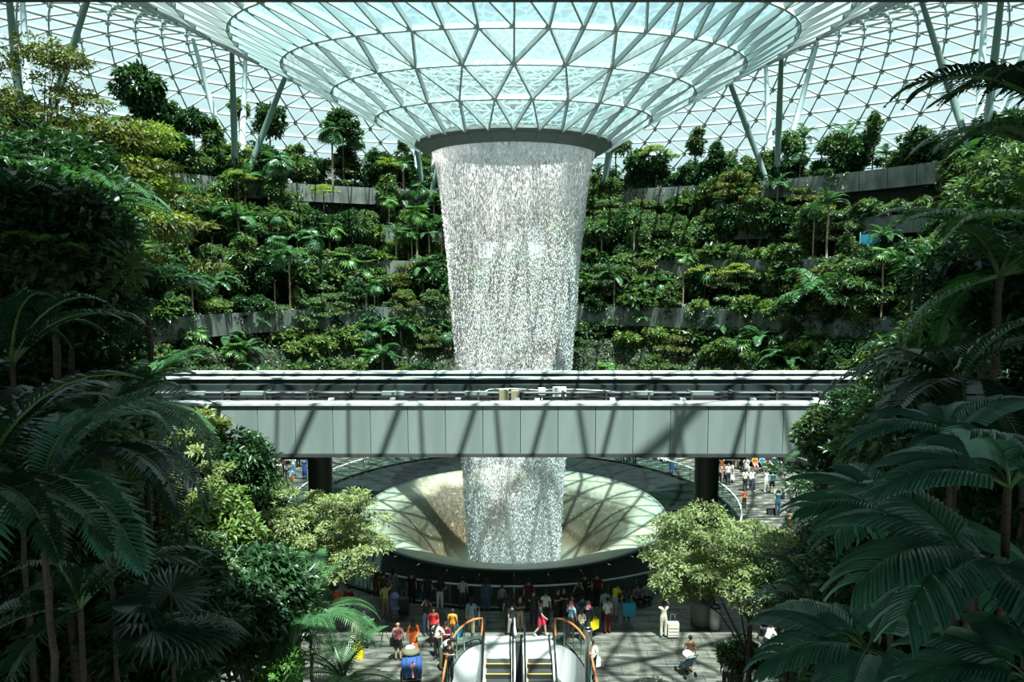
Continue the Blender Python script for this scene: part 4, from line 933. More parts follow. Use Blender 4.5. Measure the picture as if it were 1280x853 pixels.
# shaded filler planting on both hills
LB = [(235, 330, 150), (330, 450, 165), (450, 560, 185), (560, 700, 190), (700, 870, 290)]
RB = [(225, 330, 1195), (330, 450, 1150), (450, 560, 1090), (560, 700, 1055), (700, 870, 1010)]
gf = random.Random(5); FK = []
DK = {k: [crown_mesh('foliage', m_, 300 + i * 7 + v, 1.3, 1.1, 4200, .22, 34, kd, .42) for v in range(2)] for i, (k, m_, kd) in enumerate((('dark', 'leaf_dark', 'round'), ('mid', 'leaf_mid', 'round'), ('layered', 'leaf_dark', 'flat')))}
fc = 0
for side, B in (('left', LB), ('right', RB)):
    for y0, y1, xl in B:
        yy = y0 + 15
        while yy < y1:
            xx = xl if side == 'left' else xl
            n_ = 0
            while (-60 < xx if side == 'left' else xx < 1340):
                d = gf.uniform(13, 23) if yy < 560 else gf.uniform(11, 17.5); ppm = FPX / (d * 1.02)
                s_ = gf.uniform(.75, 1.15); rp_ = 1.3 * s_ * ppm
                x_ = xx - rp_ if side == 'left' else xx + rp_
                c = at(x_, yy, d); gz = ground_z(c.x, c.y)
                if c.z > gz + .4:
                    k = gf.choice(('dark', 'dark', 'mid', 'layered')); me, cl = gf.choice(DK[k])
                    where = 'upper' if yy < 330 else ('middle' if yy < 560 else 'lower')
                    lab = {'dark': 'dark leafy tree', 'mid': 'green leafy tree', 'layered': 'dark layered tree'}[k] + f' in the shaded thicket, {where} {side} side'
                    t = empty('thicket_tree', (c.x, c.y, gz), 0, lab, 'tree', lab)
                    h = c.z - gz; hk = min(TR, key=lambda q: abs(q - h)); o = link('trunk', gf.choice(TR[hk]), t); o.scale = (1, 1, h / hk)
                    o = link('foliage', me, t, (0, 0, h), (0, 0, gf.uniform(0, 6.28)), (s_,) * 3); fc += 1; FK.append((lab, yy + x_ * .01, t))
                xx += (-1 if side == 'left' else 1) * gf.uniform(60, 110)
            yy += gf.uniform(48, 70)
FK.sort(key=lambda q: (q[0], q[1])); pc = {}
for lab, y_, t in FK:
    n = pc.get(lab, 0); pc[lab] = n + 1; t['label'] = lab + ', ' + (['topmost'] + ORD[1:])[n] + ('' if n == 0 else ' from the top')
for side in (-1, 1):
    nm = 'left' if side < 0 else 'right'; g = np.random.default_rng(90 + side); P = []
    while len(P) < 30000:
        y = g.uniform(3, 44); x = side * g.uniform(1.5, 40); h = hill(x, y)
        if h > .1: P.append((x, y, h + g.random() ** 2 * 1.0))
    P = np.array(P); n = len(P); L_ = .28 * (.6 + .9 * g.random(n)); V, F = leaves(P, unit(n, g) + [0, 0, .4], unit(n, g) * .6 + [0, 0, .8], L_, L_ * .45)
    tag(link('ground_cover', tri_mesh('ground_cover', V, F, 'leaf_dark')), f'dark leafy ground cover on the shaded slope at {nm}', 'ground cover', kind='stuff')
# ------------------------------------------------------------ people
def skin_body(J, name):
    """J: joint dict name -> (x,y,z,r). One continuous surface grown by a Skin modifier; returns V (list), F, and the bone of each face."""
    E = [('pelvis', 'spine'), ('spine', 'chest'), ('chest', 'neck'), ('neck', 'head0'), ('head0', 'head1'), ('head1', 'head2'),
         ('chest', 'shL'), ('shL', 'elL'), ('elL', 'wrL'), ('wrL', 'haL'), ('chest', 'shR'), ('shR', 'elR'), ('elR', 'wrR'), ('wrR', 'haR'),
         ('pelvis', 'hiL'), ('hiL', 'knL'), ('knL', 'anL'), ('anL', 'toL'), ('pelvis', 'hiR'), ('hiR', 'knR'), ('knR', 'anR'), ('anR', 'toR')]
    K = list(J); me = bpy.data.meshes.new(name); me.from_pydata([J[k][:3] for k in K], [(K.index(a), K.index(b)) for a, b in E], [])
    o = bpy.data.objects.new(name, me); COL.objects.link(o)
    md = o.modifiers.new('s', 'SKIN'); md.use_smooth_shade = True
    for i, k in enumerate(K):
        sv = me.skin_vertices[0].data[i]; sv.radius = (J[k][3], J[k][4] if len(J[k]) > 4 else J[k][3]); sv.use_root = (k == 'pelvis')
    o.modifiers.new('u', 'SUBSURF').levels = 1
    bpy.context.view_layer.update(); dg = bpy.context.evaluated_depsgraph_get(); ev = bpy.data.meshes.new_from_object(o.evaluated_get(dg))
    V = [v.co.copy() for v in ev.vertices]; Fc = [tuple(p.vertices) for p in ev.polygons]; Nn = [v.normal.copy() for v in ev.vertices]
    bones = []
    seg = [(a, b, Vector(J[a][:3]), Vector(J[b][:3])) for a, b in E]
    for f in Fc:
        c = sum((V[i] for i in f), Vector()) / len(f); best = None
        for a, b, p, q in seg:
            d = q - p; t = max(0, min(1, (c - p).dot(d) / d.length_squared)); dd = (c - (p + d * t)).length - .5 * (J[a][3] * (1 - t) + J[b][3] * t)
            if best is None or dd < best[0]: best = (dd, a, b, t)
        bones.append(best[1:])
    bpy.data.objects.remove(o); bpy.data.meshes.remove(ev)
    return V, Fc, Nn, bones
BASE = dict(pelvis=(0, 0, .95, .125, .10), spine=(0, 0, 1.12, .115, .09), chest=(0, .01, 1.32, .135, .095), neck=(0, .01, 1.47, .052), head0=(0, -.005, 1.535, .058), head1=(0, -.02, 1.60, .082), head2=(0, -.01, 1.665, .066),
            shL=(.165, .01, 1.40, .052), elL=(.225, .02, 1.13, .040), wrL=(.235, -.04, .90, .026), haL=(.235, -.06, .83, .030), shR=(-.165, .01, 1.40, .052), elR=(-.225, .02, 1.13, .040), wrR=(-.235, -.04, .90, .026), haR=(-.235, -.06, .83, .030),
            hiL=(.085, 0, .88, .088), knL=(.10, -.01, .49, .058), anL=(.10, .02, .09, .040), toL=(.11, -.14, .035, .032), hiR=(-.085, 0, .88, .088), knR=(-.10, -.01, .49, .058), anR=(-.10, .02, .09, .040), toR=(-.11, -.14, .035, .032))
def pose(**kw):
    J = {k: v for k, v in BASE.items()}
    for k, v in kw.items(): J[k] = tuple(v) + tuple(BASE[k][3:])
    return J
POSES = {
    'stand': pose(),
    'phone': pose(elL=(.21, -.06, 1.14), wrL=(.09, -.24, 1.22), haL=(.05, -.29, 1.26), elR=(-.21, -.06, 1.14), wrR=(-.09, -.24, 1.22), haR=(-.04, -.29, 1.26), head1=(0, -.035, 1.595), head2=(0, -.05, 1.655)),
    'raise': pose(elR=(-.24, -.16, 1.50), wrR=(-.14, -.24, 1.70), haR=(-.11, -.26, 1.77), elL=(.24, -.10, 1.42), wrL=(.10, -.26, 1.60), haL=(.07, -.28, 1.66)),
    'wave': pose(elR=(-.30, -.04, 1.50), wrR=(-.24, -.10, 1.73), haR=(-.20, -.11, 1.80)),
    'walk': pose(knL=(.09, -.17, .51), anL=(.09, -.22, .11), toL=(.10, -.37, .06), knR=(-.09, .05, .49), anR=(-.09, .29, .17), toR=(-.09, .19, .05), elL=(.22, .12, 1.14), wrL=(.22, .10, .92), haL=(.22, .08, .86), elR=(-.22, -.07, 1.14), wrR=(-.20, -.24, .98), haR=(-.20, -.29, .94)),
    'hips': pose(elL=(.34, .07, 1.16), wrL=(.19, -.02, 1.03), haL=(.15, -.06, 1.01), elR=(-.34, .07, 1.16), wrR=(-.19, -.02, 1.03), haR=(-.15, -.06, 1.01)),
    'carry': pose(elR=(-.23, 0, 1.13), wrR=(-.25, -.05, .90), haR=(-.25, -.06, .83), elL=(.22, -.02, 1.13), wrL=(.14, -.20, 1.04), haL=(.08, -.24, 1.04)),
    'bend': pose(spine=(0, -.10, 1.08), chest=(0, -.26, 1.20), neck=(0, -.37, 1.30), head0=(0, -.41, 1.33), head1=(0, -.47, 1.36), head2=(0, -.52, 1.39), shL=(.165, -.29, 1.25), shR=(-.165, -.29, 1.25), elL=(.22, -.36, 1.0), wrL=(.16, -.48, .84), haL=(.14, -.50, .78), elR=(-.22, -.36, 1.0), wrR=(-.16, -.48, .84), haR=(-.14, -.50, .78)),
    'sit': pose(pelvis=(0, 0, .14), spine=(0, .0, .32), chest=(0, -.02, .52), neck=(0, -.03, .67), head0=(0, -.05, .735), head1=(0, -.07, .80), head2=(0, -.06, .865), shL=(.165, -.02, .60), shR=(-.165, -.02, .60), elL=(.24, -.14, .38), wrL=(.15, -.32, .36), haL=(.11, -.38, .37), elR=(-.24, -.14, .38), wrR=(-.15, -.32, .36), haR=(-.11, -.38, .37),
                hiL=(.10, -.02, .12), hiR=(-.10, -.02, .12), knL=(.20, -.42, .30), knR=(-.20, -.42, .30), anL=(.08, -.62, .07), anR=(-.08, -.62, .07), toL=(.10, -.78, .05), toR=(-.10, -.78, .05)),
    'bench': pose(pelvis=(0, 0, .52), spine=(0, .0, .70), chest=(0, -.02, .90), neck=(0, -.03, 1.05), head0=(0, -.05, 1.115), head1=(0, -.07, 1.18), head2=(0, -.06, 1.245), shL=(.165, -.02, .98), shR=(-.165, -.02, .98), elL=(.24, -.08, .76), wrL=(.15, -.26, .66), haL=(.11, -.32, .64), elR=(-.24, -.08, .76), wrR=(-.15, -.26, .66), haR=(-.11, -.32, .64),
                hiL=(.10, -.02, .50), hiR=(-.10, -.02, .50), knL=(.13, -.44, .50), knR=(-.13, -.44, .50), anL=(.12, -.42, .10), anR=(-.12, -.42, .10), toL=(.13, -.58, .04), toR=(-.13, -.58, .04)),
}
for nm_, c_ in dict(skin=(.50, .30, .20), white=(.72, .74, .72), cream=(.62, .58, .47), black=(.012, .013, .015), charcoal=(.035, .038, .042), grey=(.22, .23, .24), light_grey=(.42, .44, .45), navy=(.015, .03, .07), blue=(.018, .065, .22), light_blue=(.25, .45, .58), denim=(.05, .10, .17),
                    teal=(.01, .13, .16), red=(.55, .02, .025), crimson=(.60, .02, .07), maroon=(.12, .012, .018), orange=(.62, .13, .02), amber=(.62, .26, .02), yellow=(.80, .62, .01), lime=(.48, .50, .16), green=(.03, .12, .05), olive=(.11, .115, .07), khaki=(.28, .22, .13), tan=(.40, .30, .20),
                    brown=(.14, .07, .035), pink=(.62, .26, .26), rose=(.55, .18, .20), lilac=(.30, .32, .62), hair=(.012, .010, .009), bald=(.48, .30, .21), sky=(.05, .40, .62)).items():
    mat('cloth_' + nm_, c_, 0.8 if nm_ not in ('skin', 'bald') else .55)
def sub(V, F, Nn, keep, off):
    idx = {}; nv = []; nf = []
    for f in keep:
        q = []
        for i in F[f]:
            if i not in idx: idx[i] = len(nv); nv.append(V[i] + Nn[i] * off)
            q.append(idx[i])
        nf.append(tuple(q))
    mb = MB(); mb.v = [tuple(v) for v in nv]; mb.f = nf; mb.m = [0] * len(nf); return mb
PM = {}
ARM = {'shL', 'shR'}
for pn, J in POSES.items():
    V, F, Nn, B = skin_body(J, 'p_' + pn); M = {}
    body = MB(); body.v = [tuple(v) for v in V]; body.f = list(F); body.m = [0] * len(F)
    # five fingers a side, a nose and ears
    for s_ in ('L', 'R'):
        w_ = Vector(J['wr' + s_][:3]); h_ = Vector(J['ha' + s_][:3]); d = (h_ - w_).normalized(); sx = 1 if s_ == 'L' else -1
        side = d.cross(Vector((sx, 0, 0))); side = side.normalized() if side.length > .2 else Vector((0, 1, 0)); pn_ = d.cross(side).normalized()
        for k, (o_, l_) in enumerate(((-.026, .052), (-.009, .066), (.009, .070), (.026, .060))):
            b0 = h_ + side * o_ + d * .005; body.tube([b0, b0 + d * l_ * .5, b0 + d * l_ * .85 + pn_ * .015], [.009, .008, .005], 5)
        body.tube([w_.lerp(h_, .5) + side * -.022, w_.lerp(h_, .9) + side * -.050, w_.lerp(h_, 1.2) + side * -.055], [.011, .010, .006], 5)
    hc = Vector(J['head1'][:3]); up = (Vector(J['head2'][:3]) - Vector(J['head0'][:3])).normalized(); fw = Vector((0, -1, 0)); fw = (fw - up * fw.dot(up)).normalized(); rt = up.cross(fw)
    body.tube([hc + fw * .078 + up * .012, hc + fw * .104 - up * .012, hc + fw * .080 - up * .020], [.006, .013, .008], 5)
    for s_ in (-1, 1): body.ellip(hc + rt * s_ * .083, (.012, .02, .03), 6, 4)
    for s_ in (-1, 1): body.ellip(hc + fw * .080 + rt * s_ * .030 + up * .022, (.012, .008, .008), 6, 4, m=1)
    body.ellip(hc + fw * .080 - up * .045, (.022, .010, .007), 6, 4, m=2)
    M['body'] = body.mesh('person', ['cloth_skin', 'cloth_hair', 'cloth_rose'], True)
    def faces(fn): return [i for i, b in enumerate(B) if fn(*b)]
    torso = lambda a, b, t: (a, b) in (('pelvis', 'spine'), ('spine', 'chest')) or (a == 'chest' and b in ('shL', 'shR')) or ((a, b) == ('chest', 'neck') and t < .55)
    upper = lambda a, b, t: a in ARM and t < .62
    full = lambda a, b, t: a in ARM or (a in ('elL', 'elR') and t < .93)
    M['shirt_short'] = sub(V, F, Nn, faces(lambda a, b, t: torso(a, b, t) or upper(a, b, t)), .018).mesh('shirt', 'cloth_white', True)
    M['shirt_long'] = sub(V, F, Nn, faces(lambda a, b, t: torso(a, b, t) or full(a, b, t)), .020).mesh('shirt', 'cloth_white', True)
    legs = lambda a, b, t: (a == 'pelvis' and (b != 'spine' or t < .25)) or a in ('hiL', 'hiR')
    M['trousers'] = sub(V, F, Nn, faces(lambda a, b, t: legs(a, b, t) or (a in ('knL', 'knR') and t < .95)), .022).mesh('trousers', 'cloth_white', True)
    M['shorts'] = sub(V, F, Nn, faces(lambda a, b, t: legs(a, b, t) and not (a in ('hiL', 'hiR') and t > .85)), .028).mesh('shorts', 'cloth_white', True)
    M['shoes'] = sub(V, F, Nn, faces(lambda a, b, t: a in ('anL', 'anR')), .014).mesh('shoes', 'cloth_white', True)
    if pn in ('sit', 'bench'): sk = M['shorts']
    else:
        pc = Vector(J['pelvis'][:3]); mb = MB(); n = 16; rows = [(.02, .145, .115), (-.15, .175, .15), (-.40, .20, .18), (-.62, .235, .21)]; vv = []; ff = []
        for dz, ra, rb in rows:
            for j in range(n):
                t = 2 * math.pi * j / n; k = 1 + .06 * math.sin(4 * t) * (-dz); vv.append((pc.x + ra * k * math.cos(t), pc.y + rb * k * math.sin(t), pc.z + dz))
        for i in range(3):
            for j in range(n): ff.append((i * n + j, i * n + (j + 1) % n, (i + 1) * n + (j + 1) % n, (i + 1) * n + j))
        sk = mb.add(vv, ff).mesh('skirt', 'cloth_white', True)
    M['skirt'] = sk
    def hair(kind):
        mb = MB()
        def fn(p):
            q = p.copy()
            if p.dot(fw) > .045 and p.dot(up) < .045: q -= fw * (p.dot(fw) - .045)
            return q
        mb.ellip(hc + up * .028 - fw * .012, (.096, .100, .098), 12, 8, fn=fn)
        if kind == 'long': mb.tube([hc + up * .03 - fw * .045, hc - up * .08 - fw * .06, hc - up * .22 - fw * .075], [.085, .088, .055], 10)
        if kind == 'cap': mb.ellip(hc + up * .045 - fw * .005, (.104, .106, .075), 12, 6); mb.box(hc.x - .07, hc.x + .07, hc.y - .19, hc.y - .06, hc.z + .045, hc.z + .058)
        if kind == 'scarf': mb.tube([hc + up * .05 - fw * .02, hc - up * .06 - fw * .02, hc - up * .16 - fw * .0, hc - up * .24 + fw * .0], [.095, .105, .125, .15], 10)
        return mb.mesh('hair' if kind in ('short', 'long') else ('cap' if kind == 'cap' else 'headscarf'), 'cloth_hair', True)
    for k in ('short', 'long', 'cap', 'scarf'): M['hair_' + k] = hair(k)
    PM[pn] = M
def recolor(o, c, i=0): o.material_slots[i].link = 'OBJECT'; o.material_slots[i].material = MATS['cloth_' + c]; return o
def person(px, py, face, pose_, top, bot, hairk, label, h=1.66, long=False, lower='trousers', shoes='black', group=None, z=0.0, hairc='hair', loc=None):
    M = PM[pose_]; b = loc or foot(px, py, z)
    if loc is None:                      # keep everybody on the walking side of the balustrade
        q_ = b - VC; q_.z = 0
        if q_.length < 15.0: q_ *= 15.0 / q_.length; b = Vector((VC.x + q_.x, VC.y + q_.y, z))
    s0_ = 0; s_ = h / 1.735
    o = link('person', M['body'], None, b, (0, 0, R(face)), (s_,) * 3); tag(o, label, 'person', group)
    recolor(link('shirt', M['shirt_long' if long else 'shirt_short'], o), top); recolor(link(lower, M[lower], o), bot); recolor(link('shoes', M['shoes'], o), shoes)
    if hairk: 
        nm = {'short': 'hair', 'long': 'hair', 'cap': 'cap', 'scarf': 'headscarf'}[hairk]; recolor(link(nm, M['hair_' + hairk], o), hairc)
    return o
# face: 0 looks at the camera, 180 at the waterfall
G1 = 'visitors by the balustrade'
P_ = [
 (482, 772, 185, 'wave', 'lime', 'khaki', 'short', 'person in yellow green shirt and tan trousers, raising an arm towards the waterfall'),
 (500, 746, 180, 'stand', 'grey', 'grey', 'long', 'person in long grey dress at the handrail, second from the left tree', {'lower': 'skirt'}),
 (471, 747, 160, 'stand', 'charcoal', 'brown', 'short', 'dim person at the handrail half hidden by the sunlit tree'),
 (524, 748, 175, 'stand', 'black', 'black', 'short', 'person all in black at the handrail, left of the white trousers'),
 (540, 753, 190, 'stand', 'charcoal', 'navy', 'long', 'person in dark top and navy trousers at the handrail, beside the white trousers'),
 (550, 763, 180, 'hips', 'black', 'white', 'long', 'person in black top and loose white trousers standing at the handrail', {'shoes': 'black'}),
 (583, 755, 185, 'carry', 'light_grey', 'charcoal', 'short', 'person in pale grey top holding a round bag at the handrail'),
 (609, 762, 175, 'stand', 'denim', 'denim', 'long', 'person in denim jacket and jeans with white shoes at the handrail', {'long': True, 'shoes': 'white'}),
 (628, 762, 180, 'stand', 'grey', 'charcoal', 'short', 'child in grey shirt standing at the handrail', {'h': 1.35}),
 (589, 793, 182, 'walk', 'light_blue', 'tan', 'long', 'long haired person in blue top and beige trousers at the left escalator guard'),
 (533, 794, 20, 'raise', 'charcoal', 'navy', 'short', 'person in dark shirt holding a phone to the face, left of the red shirt'),
 (542, 806, 15, 'stand', 'red', 'black', 'short', 'person in bright red shirt behind the red cap'),
 (547, 824, 330, 'hips', 'white', 'black', 'cap', 'person in white shirt and red cap, in the queue left of the escalator', {'hairc': 'red'}),
 (566, 803, 170, 'stand', 'amber', 'brown', 'short', 'person in orange yellow shirt at the left escalator guard', {'h': 1.5}),
 (553, 836, 60, 'bend', 'light_grey', 'olive', 'short', 'person in pale shirt and olive trousers bending over beside the escalator guard'),
 (562, 851, 350, 'phone', 'black', 'black', 'short', 'person in black looking at a phone at the bottom left of the escalator'),
 (558, 822, 340, 'phone', 'maroon', 'black', 'short', 'person in dark red top between the white shirt and the escalator guard', {'h': 1.55}),
 (498, 826, 176, 'stand', 'rose', 'black', None, 'bald person in pink striped shirt and black shorts beside the luggage cart', {'lower': 'shorts', 'shoes': 'grey'}),
 (517, 822, 15, 'carry', 'orange', 'orange', 'scarf', 'person in orange red coat and black headscarf behind the luggage cart', {'long': True, 'lower': 'skirt', 'hairc': 'black'}),
 (636, 785, 185, 'stand', 'black', 'charcoal', 'long', 'long haired person in black just behind the white trousers at the escalator'),
 (640, 796, 200, 'walk', 'black', 'white', 'short', 'person in wide white trousers striding at the top of the left escalator', {'h': 1.55, 'shoes': 'white'}),
 (650, 789, 10, 'phone', 'black', 'khaki', 'long', 'person in black top and khaki trousers between the two escalators'),
 (660, 762, 180, 'stand', 'maroon', 'charcoal', 'short', 'person in dark red top at the middle of the handrail'),
 (667, 783, 165, 'carry', 'black', 'black', 'short', 'tall person in black right behind the red shorts', {'h': 1.75, 'shoes': 'grey'}),
 (676, 796, 80, 'walk', 'black', 'crimson', 'short', 'person in black top and bright red shorts striding past the escalator', {'lower': 'shorts', 'shoes': 'white'}),
 (682, 783, 178, 'stand', 'white', 'black', 'short', 'person in white patterned shirt seen from behind, centre right of the crowd'),
 (697, 779, 30, 'phone', 'black', 'black', 'long', 'left one of two people in black dresses in the crowd', {'lower': 'skirt'}),
 (705, 777, 330, 'phone', 'black', 'charcoal', 'long', 'right one of two people in black dresses in the crowd', {'lower': 'skirt'}),
 (715, 786, 190, 'stand', 'charcoal', 'charcoal', 'short', 'person in charcoal behind the pink headscarf'),
 (727, 757, 180, 'hips', 'black', 'black', 'short', 'tall person in black at the handrail, left of the dark red shirt', {'h': 1.8}),
 (723, 777, 185, 'raise', 'black', 'grey', 'long', 'person in black with raised elbows in front of the handrail, right of centre'),
 (728, 789, 190, 'carry', 'teal', 'grey', 'short', 'person in grey green shirt behind the grey bearded one'),
 (714, 797, 140, 'carry', 'light_blue', 'brown', 'scarf', 'person in pink headscarf and pale blue top at the right escalator guard', {'hairc': 'pink'}),
 (735, 797, 160, 'carry', 'charcoal', 'charcoal', 'scarf', 'person in rose headscarf and dark clothes holding a yellow bag', {'hairc': 'rose', 'long': True, 'lower': 'skirt'}),
 (727, 800, 20, 'phone', 'cream', 'olive', 'short', 'child in patterned cream top between the two headscarves', {'h': 1.35}),
 (745, 759, 180, 'stand', 'maroon', 'black', 'short', 'person in maroon shirt at the right part of the handrail', {'h': 1.75}),
 (756, 779, 180, 'stand', 'light_blue', 'charcoal', 'short', 'person in pale blue top left of the yellow shirt', {'h': 1.6}),
 (759, 792, 200, 'carry', 'white', 'maroon', 'short', 'person in off-white shirt and maroon trousers with a backpack strap'),
 (768, 772, 150, 'bend', 'yellow', 'light_grey', 'short', 'person in yellow top and pale trousers leaning forward'),
 (783, 775, 170, 'stand', 'charcoal', 'charcoal', 'long', 'person in dark clothes with a bright blue tote bag'),
 (796, 752, 10, 'sit', 'grey', 'black', 'short', 'person in grey sitting on the floor against the balustrade, left one'),
 (809, 749, 350, 'sit', 'light_grey', 'charcoal', 'short', 'person in pale grey sitting on the floor against the balustrade, right one'),
 (829, 797, 185, 'raise', 'cream', 'cream', 'long', 'person in cream outfit holding up a phone beside a pale suitcase', {'shoes': 'white'}),
 (862, 841, 175, 'stand', 'brown', 'white', 'short', 'person in rust brown shirt walking alone on the sunlit paving', {'lower': 'shorts', 'h': 1.55}),
 (740, 850, 345, 'phone', 'white', 'black', 'short', 'person in white shirt and black trousers right of the steel post'),
 (447, 815, 30, 'carry', 'pink', 'tan', 'long', 'person in pink top holding a yellow bag behind the fine palm', {'h': 1.6}),
 (456, 811, 190, 'stand', 'navy', 'charcoal', 'short', 'person in navy beside the yellow bag, left part of the plaza'),
 (437, 776, 170, 'stand', 'maroon', 'black', 'short', 'person with maroon top left of the crowd, behind the palm fronds'),
 (422, 776, 175, 'stand', 'orange', 'white', 'short', 'person in orange shirt and white trousers behind the palm fronds'),
 (385, 772, 180, 'stand', 'amber', 'charcoal', 'short', 'person in amber shirt behind the trunk of the left sunlit tree'),
 (957, 826, 120, 'bend', 'white', 'black', 'short', 'person in white shirt leaning over beside the right tree trunk'),
 (952, 848, 150, 'stand', 'light_blue', 'denim', 'short', 'person in light jeans half hidden by the right tree trunk', {'h': 1.5}),
 (908, 868, 170, 'stand', 'white', 'charcoal', 'short', 'left one of two dark haired heads at the bottom edge'),
 (918, 868, 190, 'stand', 'light_blue', 'charcoal', 'short', 'right one of two dark haired heads at the bottom edge'),
 (480, 757, 175, 'stand', 'brown', 'charcoal', 'short', 'dim person in brown behind the yellow green shirt'),
 # far side, left of the pool
 (351, 617, 20, 'carry', 'white', 'grey', 'short', 'person in white sitting low in front of the far left crowd', {'h': 1.2}),
 (364, 612, 0, 'stand', 'light_blue', 'orange', 'short', 'person in pale top and orange shorts, far left crowd', {'lower': 'shorts'}),
 (359, 609, 60, 'stand', 'black', 'navy', 'short', 'person in black beside the orange shorts, far left crowd'),
 (381, 599, 180, 'stand', 'blue', 'blue', 'short', 'person in bright blue dress next to the left bridge column', {'lower': 'skirt', 'hairc': 'white'}),
 (367, 595, 170, 'stand', 'white', 'light_blue', 'short', 'person in white shirt and light blue jeans, far left crowd'),
 (373, 584, 0, 'stand', 'orange', 'black', 'short', 'person in orange red top and black skirt, far left crowd'),
 (367, 577, 10, 'carry', 'orange', 'charcoal', 'cap', 'person with white hat and orange shirt, far left under the bridge', {'hairc': 'white'}),
 (349, 603, 30, 'stand', 'cream', 'olive', 'short', 'person in cream hat and shirt, far left crowd', {'hairc': 'cream'}),
 (353, 595, 200, 'stand', 'brown', 'black', 'long', 'person with brown hair in a brown top, far left crowd'),
 (343, 596, 180, 'stand', 'black', 'black', 'short', 'person all in black, far left crowd'),
 (340, 612, 100, 'bench', 'black', 'charcoal', 'short', 'dark dressed person seated at the left of the far left crowd'),
 (325, 592, 0, 'bench', 'white', 'orange', 'short', 'person in white with an orange bag on the far left bench'),
 (311, 612, 90, 'bench', 'light_grey', 'navy', 'short', 'person in grey half hidden by the dark conical tree'),
 (318, 600, 60, 'bench', 'white', 'charcoal', 'long', 'person in white behind the conical tree, far left bench'),
 (435, 571, 0, 'stand', 'white', 'white', 'short', 'person in white trousers walking beyond the pool, under the bridge left'),
 (457, 578, 10, 'stand', 'red', 'orange', 'short', 'person in red top and orange shorts beyond the pool', {'lower': 'shorts', 'shoes': 'white'}),
 (484, 572, 90, 'walk', 'cream', 'grey', 'short', 'person in cream with a child beyond the pool, left of the water'),
 (499, 575, 70, 'walk', 'charcoal', 'white', 'short', 'person in charcoal and white trousers beyond the pool, left of the water'),
 (525, 571, 0, 'stand', 'black', 'black', 'short', 'person in black at the far handrail just left of the water'),
 # far side, right of the pool
 (778, 577, 190, 'stand', 'charcoal', 'black', 'short', 'left one of three people in dark trousers at the far handrail'),
 (784, 579, 180, 'hips', 'light_grey', 'black', 'short', 'middle one of three people in dark trousers at the far handrail'),
 (790, 581, 170, 'stand', 'white', 'black', 'short', 'person in white top at the far handrail, right one of three'),
 (803, 573, 90, 'bench', 'maroon', 'black', 'short', 'person in dark red sitting beyond the pool, right side'),
 (819, 574, 30, 'sit', 'light_blue', 'white', 'short', 'person in pale blue sitting on the far floor'),
 (829, 576, 0, 'sit', 'pink', 'white', 'short', 'person in pink and white sitting on the far floor'),
 (834, 593, 180, 'stand', 'charcoal', 'blue', 'long', 'person in long blue skirt at the far handrail, left of the right column', {'lower': 'skirt'}),
 (868, 606, 180, 'stand', 'white', 'light_grey', 'short', 'person in white at the balustrade right beside the right column'),
 (899, 606, 0, 'stand', 'white', 'black', 'short', 'leftmost person in white top and black trousers, right of the right column'),
 (906, 605, 180, 'stand', 'red', 'maroon', 'short', 'child in red between the white tops, right of the right column', {'h': 1.2}),
 (910, 606, 10, 'stand', 'white', 'navy', 'short', 'person in white top and navy trousers, right of the right column'),
 (915, 604, 90, 'stand', 'white', 'white', 'long', 'person all in white standing sideways, right of the right column', {'lower': 'skirt'}),
 (902, 592, 30, 'hips', 'brown', 'orange', 'long', 'person in brown with an orange bag, right of the right column'),
 (921, 586, 170, 'stand', 'sky', 'tan', 'short', 'person in sky blue top, upper right group under the bridge'),
 (928, 588, 190, 'stand', 'black', 'black', 'short', 'person in black in the upper right group under the bridge'),
 (932, 590, 0, 'bench', 'white', 'white', 'long', 'person in white seated in the upper right group'),
 (943, 588, 0, 'bench', 'amber', 'pink', 'short', 'person in yellow and pink sitting on the planter bench'),
 (952, 588, 0, 'bench', 'sky', 'charcoal', 'short', 'person in sky blue sitting on the planter bench'),
 (960, 590, 20, 'bench', 'pink', 'black', 'short', 'person in pink sitting on the planter bench'),
 (967, 594, 180, 'stand', 'denim', 'black', 'short', 'person in dark blue standing by the planter bench'),
 (931, 614, 10, 'phone', 'cream', 'charcoal', 'long', 'person in cream top walking left of the white hoodie'),
 (940, 614, 0, 'walk', 'white', 'denim', 'short', 'person in white hoodie and jeans walking on the right plaza', {'long': True, 'shoes': 'white'}),
 (957, 615, 20, 'wave', 'white', 'white', 'long', 'person all in white raising an arm on the right plaza', {'shoes': 'white'}),
 (965, 617, 180, 'walk', 'teal', 'black', 'short', 'person in teal top and black shorts walking away on the right plaza', {'lower': 'shorts'}),
 (972, 645, 175, 'raise', 'teal', 'denim', 'short', 'person with dark backpack and wide jeans taking a photograph on the right plaza', {'h': 1.75}),
 (930, 636, 10, 'stand', 'orange', 'black', 'short', 'child in orange red top at the edge of the right sunlit tree', {'h': 1.35}),
 (997, 625, 0, 'stand', 'white', 'black', 'short', 'person in white top and black trousers at the right planting edge'),
 (1004, 624, 180, 'stand', 'denim', 'black', 'short', 'person in dark blue beside the white top at the right planting edge'),
 (1000, 655, 200, 'bench', 'blue', 'white', 'short', 'person in blue shirt sitting at the right planting edge'),
 (986, 662, 180, 'stand', 'tan', 'brown', 'short', 'child in tan at the right planting edge', {'h': 1.2}),
]
for row in P_:
    kw = row[8] if len(row) > 8 else {}
    person(*row[:8], group='visitors on the plaza', **kw)
